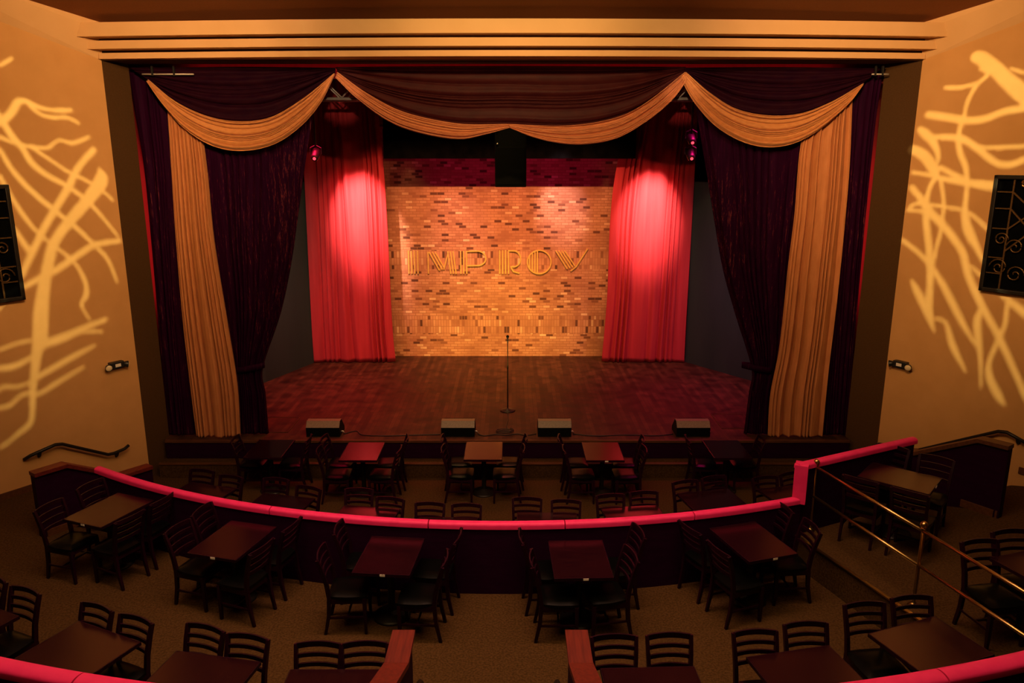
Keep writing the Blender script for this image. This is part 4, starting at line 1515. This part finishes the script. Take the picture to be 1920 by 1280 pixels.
# second row, just beyond the red-railed wall
G = 'in the row beyond the red-railed wall'
AR = [((-4.849, 10.794), (-4.503, 10.713), (-4.353, 10.593), (-3.949, 10.456), -17),
      ((-3.641, 10.475), (-3.281, 10.398), (-3.097, 10.21), (-2.715, 10.064), -13),
      ((-2.355, 10.082), (-1.995, 10.064), (-1.869, 9.817), (-1.494, 9.731), -9),
      ((-1.312, 9.63), (-0.923, 9.597), (-0.82, 9.581), (-0.413, 9.564), -2),
      ((0.007, 9.782), (0.413, 9.765), (0.544, 9.714), (0.945, 9.681), -1),
      ((1.175, 9.851), (1.57, 9.904), (1.653, 9.957), (2.057, 9.992), 7),
      ((2.344, 10.30), (2.70, 10.398), (2.80, 10.45), (3.16, 10.56), 13),
      ((3.55, 10.456), (3.913, 10.534), (4.0, 10.593), (4.36, 10.72), 16)]


def facing_pair(a1, a2, b1, b2, deg, z, i, nrow, tname, group, gap, dep=0.61, tshift=0.0, plate=True, plab=None):
    """two chairs with their backs to the stage at the far side of a table turned sideways"""
    a = math.radians(deg)
    f = (math.sin(a), -math.cos(a))          # towards the balcony
    for (p, q), wd in (((a1, a2), 'left'), ((b1, b2), 'right')):
        mx, my = (p[0] + q[0]) / 2, (p[1] + q[1]) / 2
        ca = math.atan2(q[1] - p[1], q[0] - p[0])
        fx, fy = math.sin(ca), -math.cos(ca)
        put_chair(mx + fx * 0.285, my + fy * 0.285, z, ca + PI, 'chair facing away from the stage, %s at %s' % (wd, tname), 'chairs ' + group)
    mx, my = (a1[0] + b2[0]) / 2, (a1[1] + b2[1]) / 2
    cx, cy = mx + f[0] * (gap + dep / 2) + math.cos(a) * tshift, my + f[1] * (gap + dep / 2) + math.sin(a) * tshift
    put_table(cx, cy, z, a + PI / 2, plab or ('dark table, ' + tname.replace(' table', '')), 'tables ' + group, None)


for i, (a1, a2, b1, b2, d) in enumerate(AR):
    nm = '%s table from left beyond red rail' % ORD[i] if i < 7 else 'rightmost table beyond red rail'
    facing_pair(a1, a2, b1, b2, d, 0.0, i, 8, nm, G, 0.12, plab='dark table, %s in the row just beyond the curved red rail' % ((ORD[i] + ' from left') if i < 7 else 'rightmost'))

# middle tier, this side of the red-railed wall
G = 'on the middle tier behind the red-railed wall'
MT = [
    (-5.0, 8.74, -21, [(-1, -0.36, 0.27, 4), (-1, 0.26, 0.33, 0), (1, -0.24, 0.35, -4), (1, 0.24, 0.33, 3)]),
    (-3.19, 7.97, -15, [(-1, -0.14, 0.36, -4), (-1, 0.36, 0.38, 4), (1, -0.25, 0.28, -6), (1, 0.27, 0.32, 0)]),
    (-1.345, 7.62, -5, [(-1, -0.2, 0.41, 8), (-1, 0.36, 0.40, 4), (1, -0.27, 0.38, 2), (1, 0.25, 0.44, -3)]),
    (0.735, 7.54, 2, [(-1, -0.23, 0.25, -2), (-1, 0.28, 0.34, 3), (1, -0.20, 0.26, 10), (1, 0.32, 0.44, 8)]),
    (2.74, 7.94, 17, [(-1, -0.24, 0.33, 4), (-1, 0.30, 0.38, 8), (1, -0.05, 0.44, -12), (1, 0.42, 0.42, 0)]),
]
for i, (x, y, d, ss) in enumerate(MT):
    tn = '%s middle-tier table from left' % ORD[i]
    seats = []
    for k, (sd, al, la, tw) in enumerate(ss):
        seats.append((sd, al, la, tw, '%s chair on %s side of %s behind red rail' % ('nearer' if k % 2 == 0 else 'farther', 'left' if sd < 0 else 'right', tn)))
    table_side(x, y, TIER, d, seats, '', 'dark table, %s of five standing behind the curved red-railed wall' % (ORD[i] + ' from left'), G)

# right platform
G = 'on the right platform'
table_side(4.80, 8.80, PLAT, 49, [(-1, 0.26, 0.42, 0, 'farther dark chair on the railing side of the far platform table'), (-1, -0.28, 0.42, 0, 'nearer dark chair on the railing side of the far platform table'),
                                  (1, -0.26, 0.36, 0, 'nearer dark chair on the wall side of the far platform table'), (1, 0.27, 0.40, 0, 'farther dark chair on the wall side of the far platform table')],
           '', 'dark table on the right platform beside the brass railing and half wall', G)
facing_pair((4.50, 6.90), (4.80, 6.95), (4.92, 7.11), (5.25, 7.16), 18, PLAT, 0, 1, 'platform table cut by right picture edge', G, 0.14, plab='dark table on the right platform cut off by the right picture edge', tshift=0.2)

# nearest row
G = 'in the nearest row'
BR = [((-5.40, 7.0), (-5.02, 6.82), (-4.94, 6.77), (-4.565, 6.61), -24, 0.2),
      ((-4.097, 6.491), (-3.703, 6.315), (-3.635, 6.297), (-3.252, 6.13), -24, 0.1),
      ((-2.945, 6.147), (-2.565, 6.01), (-2.519, 5.986), (-2.135, 5.893), -11, 0.17),
      ((-1.873, 5.84), (-1.487, 5.833), (-1.46, 5.833), (-1.10, 5.848), 0, 0.17),
      ((0.715, 5.934), (1.085, 5.947), (1.192, 5.955), (1.587, 5.971), 2, 0.25),
      ((1.967, 5.994), (2.357, 6.026), (2.459, 6.114), (2.858, 6.147), 12, 0.15),
      ((3.147, 6.428), (3.52, 6.473), (3.667, 6.545), (4.009, 6.582), 20, 0.2)]
for i, (a1, a2, b1, b2, d, g) in enumerate(BR):
    facing_pair(a1, a2, b1, b2, d, TIER, i, 7, '%s table from left in nearest row' % ORD[i], G, g, plab='dark table, %s from left in the nearest row at bottom of picture' % ORD[i])

# small white number plates on the table edges that face the balcony
for t, pl in plates:
    if pl is None:
        continue
    bm = NB()
    bm_box(bm, 0.02, pl[1], 0.733, 0.055, 0.005, 0.022)
    to_obj('edge_plate', bm, M['white'], t, world=False)['label'] = 'small white plate on the near table edge'
